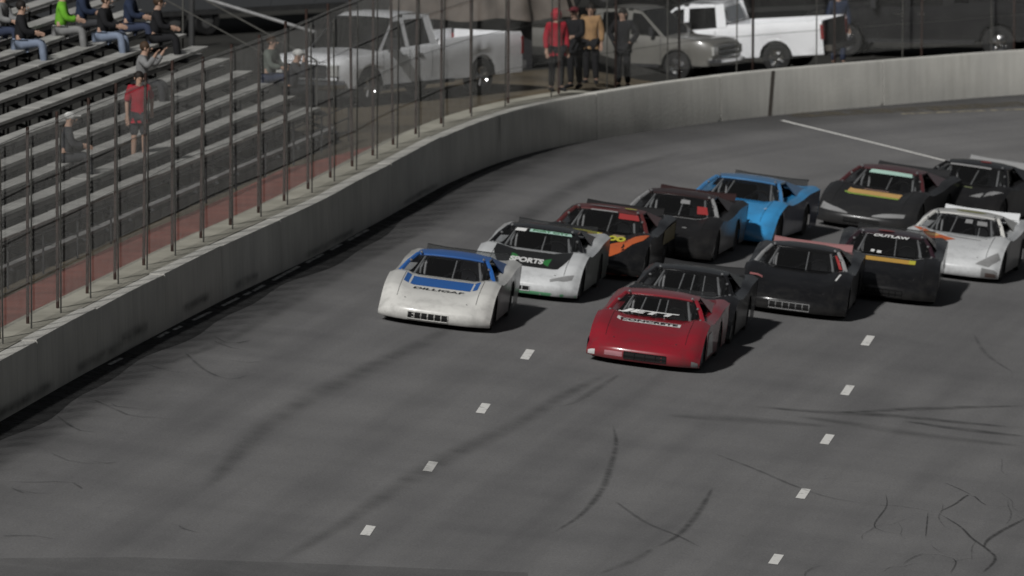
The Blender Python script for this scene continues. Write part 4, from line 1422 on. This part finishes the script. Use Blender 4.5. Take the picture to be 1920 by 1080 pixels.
def person(pos, face, label, top, legs, hair='brown', pose='stand', sleeves=True, shorts=False, cap=None, hood=None, arms='down', group='spectators', lean=0.0):
    """pos: point under the feet (standing) or on the seat (sitting); face: heading angle of the face, 0 = +Y"""
    M = Matrix.Translation(pos) @ Matrix.Rotation(R(face), 4, 'Z')
    t = thing('person', label, 'person', M, group)
    V = Vector
    sit = pose == 'sit'
    hipz = .13 if sit else .93
    up = V((0, math.sin(lean), math.cos(lean)))
    hip = V((0, 0, hipz))
    sh = hip + up * .50; neck = hip + up * .57; hd = hip + up * .70 + V((0, .03, 0)); crown = hip + up * .80 + V((0, .02, 0))
    N = {'pel': (hip, (.145, .115)), 'waist': (hip + up * .2, (.125, .10)), 'chest': (hip + up * .40, (.155, .115)), 'neck': (neck, .058), 'jaw': (hip + up * .625 + V((0, .025, 0)), (.066, .075)), 'head': (hd, (.078, .095)), 'crown': (crown, (.06, .07))}
    E = [('pel', 'waist'), ('waist', 'chest'), ('chest', 'neck'), ('neck', 'jaw'), ('jaw', 'head'), ('head', 'crown')]
    for sg, s_ in ((1, 'l'), (-1, 'r')):
        X = V((sg, 0, 0))
        shp = sh + X * .175
        mode = arms if isinstance(arms, str) else arms[0 if sg > 0 else 1]
        if mode == 'down':
            el = shp + V((sg * .06, -.02, -.28)); wr_ = el + V((0, .06, -.25))
        elif mode == 'lap':
            el = shp + V((sg * .05, .08, -.27)); wr_ = el + V((-sg * .10, .22, -.04))
        elif mode == 'hips':
            el = shp + V((sg * .16, -.05, -.24)); wr_ = hip + X * .17 + V((0, .03, .05))
        elif mode == 'chin':
            el = shp + V((sg * .02, .22, -.22)); wr_ = hd + V((sg * .05, .12, -.12))
        elif mode == 'up':
            el = shp + V((sg * .12, .16, -.16)); wr_ = el + V((sg * .02, .14, .22))
        elif mode == 'back':
            el = shp + V((sg * .1, -.16, -.22)); wr_ = el + V((sg * .02, -.12, -.22))
        N['sh' + s_] = (shp, .062); N['el' + s_] = (el, .045); N['wr' + s_] = (wr_, .032)
        dirn = (wr_ - el).normalized()
        side = dirn.cross(V((0, 1, 0))); side = side.normalized() if side.length > .1 else V((1, 0, 0))
        palm = wr_ + dirn * .075
        N['pa' + s_] = (palm, .034)
        E += [('chest', 'sh' + s_), ('sh' + s_, 'el' + s_), ('el' + s_, 'wr' + s_), ('wr' + s_, 'pa' + s_)]
        for q in range(4):
            off = side * (.03 - .02 * q)
            ln = (.065, .078, .073, .056)[q]
            a_ = palm + off + dirn * .03; b_ = a_ + dirn * ln * .5 + V((0, .006, -.004)); c_ = b_ + dirn * ln * .5 + V((0, .014, -.012))
            for nm, pt, rr in (('a', a_, .0095), ('b', b_, .009), ('c', c_, .0075)):
                N[f'f{q}{nm}{s_}'] = (pt, rr)
            E += [('pa' + s_, f'f{q}a{s_}'), (f'f{q}a{s_}', f'f{q}b{s_}'), (f'f{q}b{s_}', f'f{q}c{s_}')]
        th1 = wr_ + dirn * .045 + side * .038; th2 = th1 + dirn * .035 + side * .018
        N['t1' + s_] = (th1, .011); N['t2' + s_] = (th2, .009)
        E += [('wr' + s_, 't1' + s_), ('t1' + s_, 't2' + s_)]
        hp = hip + X * .09 + V((0, 0, -.04))
        if sit:
            kn = hip + V((sg * .13, .44, .0)); an = kn + V((0, .05, -.44)); to = an + V((0, .16, -.05))
        else:
            kn = hip + V((sg * .10, .02, -.44)); an = hip + V((sg * .11, -.02, -.85)); to = an + V((sg * .03, .16, -.05))
        N['hp' + s_] = (hp, .092); N['kn' + s_] = (kn, .062); N['ca' + s_] = (kn.lerp(an, .35), .06); N['an' + s_] = (an, .04); N['to' + s_] = (to, .035)
        E += [('pel', 'hp' + s_), ('hp' + s_, 'kn' + s_), ('kn' + s_, 'ca' + s_), ('ca' + s_, 'an' + s_), ('an' + s_, 'to' + s_)]
    fz = hd
    extra = [(fz + V((0, .115, -.012)), (.014, .022, .02)), (fz + V((.088, .0, -.01)), (.012, .02, .03)), (fz + V((-.088, 0, -.01)), (.012, .02, .03)), (fz + V((0, .094, -.065)), (.024, .01, .008))]
    body = skin_mesh(N, E, 'body', SKIN, t, 1, extra)
    ey = MB()
    for sg in (1, -1):
        ey.ball(fz + V((sg * .032, .096, .018)), .010, 6, 4)
    ey.build('eyes', M_BLACK, t)

    def sub(keys, grow):
        n_ = {k_: (N[k_][0], tuple(x + grow for x in N[k_][1]) if isinstance(N[k_][1], tuple) else N[k_][1] + grow) for k_ in keys}
        e_ = [e for e in E if e[0] in n_ and e[1] in n_]
        return n_, e_
    ks = ['pel', 'waist', 'chest', 'shl', 'shr', 'ell', 'elr'] + (['wrl', 'wrr'] if sleeves else [])
    n_, e_ = sub(ks, .032)
    n_['col'] = (neck - up * .03, .075); e_.append(('chest', 'col'))
    if not sit:
        n_['hem'] = (hip + V((0, 0, -.10)), (.185, .15)); e_.append(('pel', 'hem'))
    skin_mesh(n_, e_, 'jacket' if sleeves else 'shirt', top, t, 1)
    ks = ['pel', 'hpl', 'hpr', 'knl', 'knr'] + ([] if shorts else ['cal', 'car', 'anl', 'anr'])
    n_, e_ = sub(ks, .026)
    skin_mesh(n_, e_, 'shorts' if shorts else 'trousers', legs, t, 1)
    for s_ in 'lr':
        shm = MB()
        a_, b_ = N['an' + s_][0], N['to' + s_][0]
        shm.tube([a_ + V((0, -.06, -.045)), a_ + V((0, .02, -.03)), b_ + V((0, .0, -.005)), b_ + V((0, .06, -.01))], [.04, .052, .046, .025], 8)
        shm.build('shoe', matte('shoe_white', (.35, .35, .35), .7) if shorts else M_DKPL, t)
    if hood is not None:
        MB().ball(hd + V((0, -.025, .02)), (.125, .13, .15), 14, 9).build('hood', hood, t)
    elif cap is not None:
        c_ = MB().ball(hd + V((0, -.005, .055)), (.102, .118, .085), 14, 8)
        c_.box(tuple(hd + V((-.07, .08, .055))), tuple(hd + V((.07, .20, .068))))
        c_.build('cap', cap, t)
    else:
        MB().ball(hd + V((0, -.03, .035)), (.10, .105, .105), 12, 8).build('hair', HAIRM[hair], t)
    return t


JEAN = cloth('pale_denim', (.20, .24, .32)); DJEAN = cloth('dark_denim', (.035, .045, .08)); BLACKC = cloth('black', (.014, .014, .016)); DGREY = cloth('dark_grey', (.045, .046, .05))
NEON = cloth('neon_green', (.15, .42, .03)); REDC = cloth('red', (.36, .02, .035)); OLIVE = cloth('sage', (.13, .15, .13)); TANC = cloth('tan', (.36, .22, .11)); NAVYC = cloth('navy', (.02, .03, .06)); GREYC = cloth('grey', (.22, .22, .22)); WHITEC = cloth('white', (.6, .6, .58)); MAROONC = cloth('maroon', (.12, .02, .025))


def proj(p):
    x, y, z = p.x, p.y, p.z - HC
    dep = y * cp - z * sp
    return 960 + F * x / dep, 540 - F * (y * sp + z * cp) / dep


def seat_at(u, v):
    """the seat nearest to where the photo shows this spectator sitting"""
    best = None
    for row in range(NROW):
        for k in np.linspace(-14, row_end(row), 260):
            p = stand_pt(row, k, .12, .005)
            a, b = proj(p)
            e = abs(a - u) + abs(b - v)
            if best is None or e < best[0]:
                best = (e, p)
    return best[1]


FACE = math.degrees(math.atan2(bper.x, -bper.y))
SEATED = [
    (38, 88, dict(label='seated spectator in black jacket and pale jeans at the left edge of the stand', top=BLACKC, legs=JEAN, hair='dark', arms='lap')),
    (112, 58, dict(label='seated spectator in neon green jacket high in the stand', top=NEON, legs=GREYC, hair='blond', arms='lap')),
    (152, 60, dict(label='seated spectator in black right beside the neon green jacket', top=NAVYC, legs=DGREY, hair='grey', arms='lap')),
    (190, 62, dict(label='seated spectator in dark top and pale blue jeans on the upper rows', top=BLACKC, legs=JEAN, hair='brown', arms='lap')),
    (240, 66, dict(label='seated spectator in navy jacket between the pale jeans and the brown haired one', top=NAVYC, legs=DJEAN, hair='dark', arms='lap')),
    (287, 68, dict(label='brown haired spectator in black at the right end of the top row', top=BLACKC, legs=BLACKC, hair='brown', arms='lap')),
    (508, 158, dict(label='seated spectator in sage shirt and dark jeans near the end of the stand', top=OLIVE, legs=DJEAN, hair='brown', arms='lap')),
    (545, 150, dict(label='seated spectator in dark jacket with white cap at the end of the stand', top=DGREY, legs=BLACKC, cap=WHITEC, arms='chin')),
    (122, 300, dict(label='seated spectator in dark grey with white cap low in the stand', top=DGREY, legs=DGREY, cap=WHITEC, arms='lap')),
    (-4, 78, dict(label='seated spectator in grey coat cut by the left edge', top=GREYC, legs=DJEAN, hair='dark', arms='lap')),
    (262, 165, dict(label='seated spectator in pale grey behind the standing red shirt', top=GREYC, legs=DGREY, hair='brown', arms='up')),
]
for u, v, kw in SEATED:
    person(seat_at(u, v), FACE + random.uniform(-15, 15), pose='sit', group='spectators in the stand', lean=random.uniform(0, .2), **kw)
p = seat_at(226, 268) + bper * -.36 + Vector((0, 0, -.41))
person(p, FACE - 70, 'man in red shirt and dark shorts standing in the stand', REDC, DGREY, 'dark', sleeves=False, shorts=True, arms=('down', 'back'), group='spectators in the stand')
GRD = [
    ((1043, 170), dict(face=200, label='person in red hooded sweatshirt standing behind the white truck', top=REDC, legs=BLACKC, hood=REDC, arms='down')),
    ((1078, 164), dict(face=150, label='person in black with maroon cap between the red hood and the tan jacket', top=BLACKC, legs=BLACKC, cap=MAROONC, arms='lap')),
    ((1108, 156), dict(face=170, label='person in tan jacket standing beside the pewter pickup', top=TANC, legs=BLACKC, hair='dark', arms='down')),
    ((1168, 164), dict(face=160, label='person in black standing against the pewter pickup door', top=BLACKC, legs=BLACKC, hair='dark', arms='hips')),
    ((1572, 122), dict(face=190, label='person in navy standing right of the white tailgate', top=NAVYC, legs=DJEAN, hair='brown', arms='down')),
    ((1890, 96), dict(face=160, label='person in dark grey at the far right behind the wall', top=DGREY, legs=DJEAN, hair='brown', arms='down')),
]
for (u, v), kw in GRD:
    q = at_z(u, v, 1.0)
    if u > 1060:
        for _ in range(6):
            q = at_z(u, v, zpad(q.x))
    person(q, kw.pop('face'), group='people watching from behind the wall', **kw)

# ------------------------------------------------------------------ dark trailers, tarp and pole in the background
M_TRK = paint('trailer_black', (.009, .009, .010), .85, .0, scale=.8, spec=.08, dust=.1)
M_TRG = paint('trailer_grey', (.085, .089, .094), .55, .1, scale=.5)
M_TRIM = matte('trailer_trim', (.05, .05, .05), .6)


def trailer(p0, p1, hgt, mat, label, seam=1.22):
    a, b = Vector((*p0, 1.0)), Vector((*p1, 1.0))
    h_ = (b - a); L_ = h_.length; h_.normalize()
    M = frame(a, h_)
    M.translation.z = zpad((a.x + b.x) / 2)
    t = thing('enclosed_trailer', label, 'trailer', M, 'dark trailers closing the background')
    n = max(1, int(L_ / seam))
    body = MB().box((0, 0, .55), (L_, 2.5, hgt)).build('trailer_body', mat, t, smooth=0)
    for k in range(n):
        x0, x1 = L_ * k / n + .01, L_ * (k + 1) / n - .01
        MB().box((x0, -.018, .62), (x1, -.002, hgt - .08)).build('side_panel', mat, t, smooth=0)
    MB().box((-.02, -.03, hgt - .07), (L_ + .02, 2.52, hgt + .02)).build('roof_rail', M_TRIM, t, smooth=0)
    MB().box((0, -.03, .5), (L_, -.005, .61)).build('skirt_rail', M_TRIM, t, smooth=0)
    for x in (L_ * .62, L_ * .62 + .95):
        hb = MB().lathe([(0, -.1), (.2, -.08), (.21, .1)], 16, (x, .12, .38)).build('wheel', M_RIM, t)
        MB().lathe([(.2, .11), (.34, .12), (.38, .07), (.38, -.07), (.34, -.12), (.2, -.11)], 20, (x, .12, .38)).build('tyre', M_TYRE, hb)
    MB().box((L_ * .25, -.04, .75), (L_ * .25 + .9, -.02, 2.5)).build('side_door', mat, t, smooth=0)
    return t


trailer((-14.5, 276), (-3.6, 285), 4.1, M_TRG, 'long dark grey trailer behind the grandstand')
trailer((-2.4, 290), (3.6, 292), 4.0, M_TRK, 'black trailer behind the tarp and the first white truck')
trailer((3.9, 293), (10.2, 297.5), 4.2, M_TRK, 'black trailer behind the pewter pickup')
trailer((10.6, 299), (20, 304), 4.4, M_TRK, 'black trailer at the far right')

pa, pb = at_z(395, 0, 4.1), at_z(590, 60, 3.2)
ra, rb = ray(380, -4), ray(592, 61)
A_ = Vector((0, 0, HC)) + Vector(ra) * 279.0
B_ = Vector((0, 0, HC)) + Vector(rb) * 272.0
tp = thing('leaning_pole', 'pale pole sloping down across the dark grey trailer', 'pole', Matrix.Translation((A_.x, A_.y, 1.0)))
M_POLE = matte('pale_pole', (.40, .40, .40), .5)
MB().tube([A_ - Vector((A_.x, A_.y, 1.0)), B_ - Vector((A_.x, A_.y, 1.0))], .035, 7).build('pole', M_POLE, tp)
MB().tube([(A_.x - A_.x - .25, 0, 0), (-.25, 0, A_.z - 1.0 + .02)], .07, 7).build('upright', M_TRIM, tp)
MB().tube([(B_.x - A_.x, B_.y - A_.y, 0), (B_.x - A_.x, B_.y - A_.y, B_.z - 1.0 + .03)], .035, 7).build('upright', M_TRIM, tp)

# brown tarp draped over a tall load behind the first truck's bed
tc = at_z(905, 128, 1.0)
tarp = MB()
rows = []
nu, nv = 60, 14
for i_ in range(nu):
    a_ = 2 * math.pi * i_ / (nu - 1)
    fold = .17 * math.sin(a_ * 11 + .7) + .09 * math.sin(a_ * 17 + 2)
    row = []
    for j_ in range(nv):
        s_ = j_ / (nv - 1)
        rr = .12 + 1.55 * s_ ** .8 + fold * s_
        row.append((1.15 * rr * math.cos(a_), .8 * rr * math.sin(a_), 3.7 - 1.7 * s_ ** 1.3 - .9 * s_ ** 4 + .04 * math.sin(a_ * 7 + s_ * 5)))
    rows.append(row)
tarp.grid(rows)
tt = thing('tarp_covered_load', 'brown tarp hanging in folds over a tall load behind the white truck bed', 'tarp', Matrix.Translation((tc.x, tc.y + .8, 1.0)))
tarp.build('tarp', matte('brown_tarp', (.17, .145, .125), .8, .35, 2.5, bump=.4), tt, smooth=80)
MB().box((-1.1, -.8, 0), (1.1, .8, 1.6)).build('load', M_DKPL, tt, smooth=0)
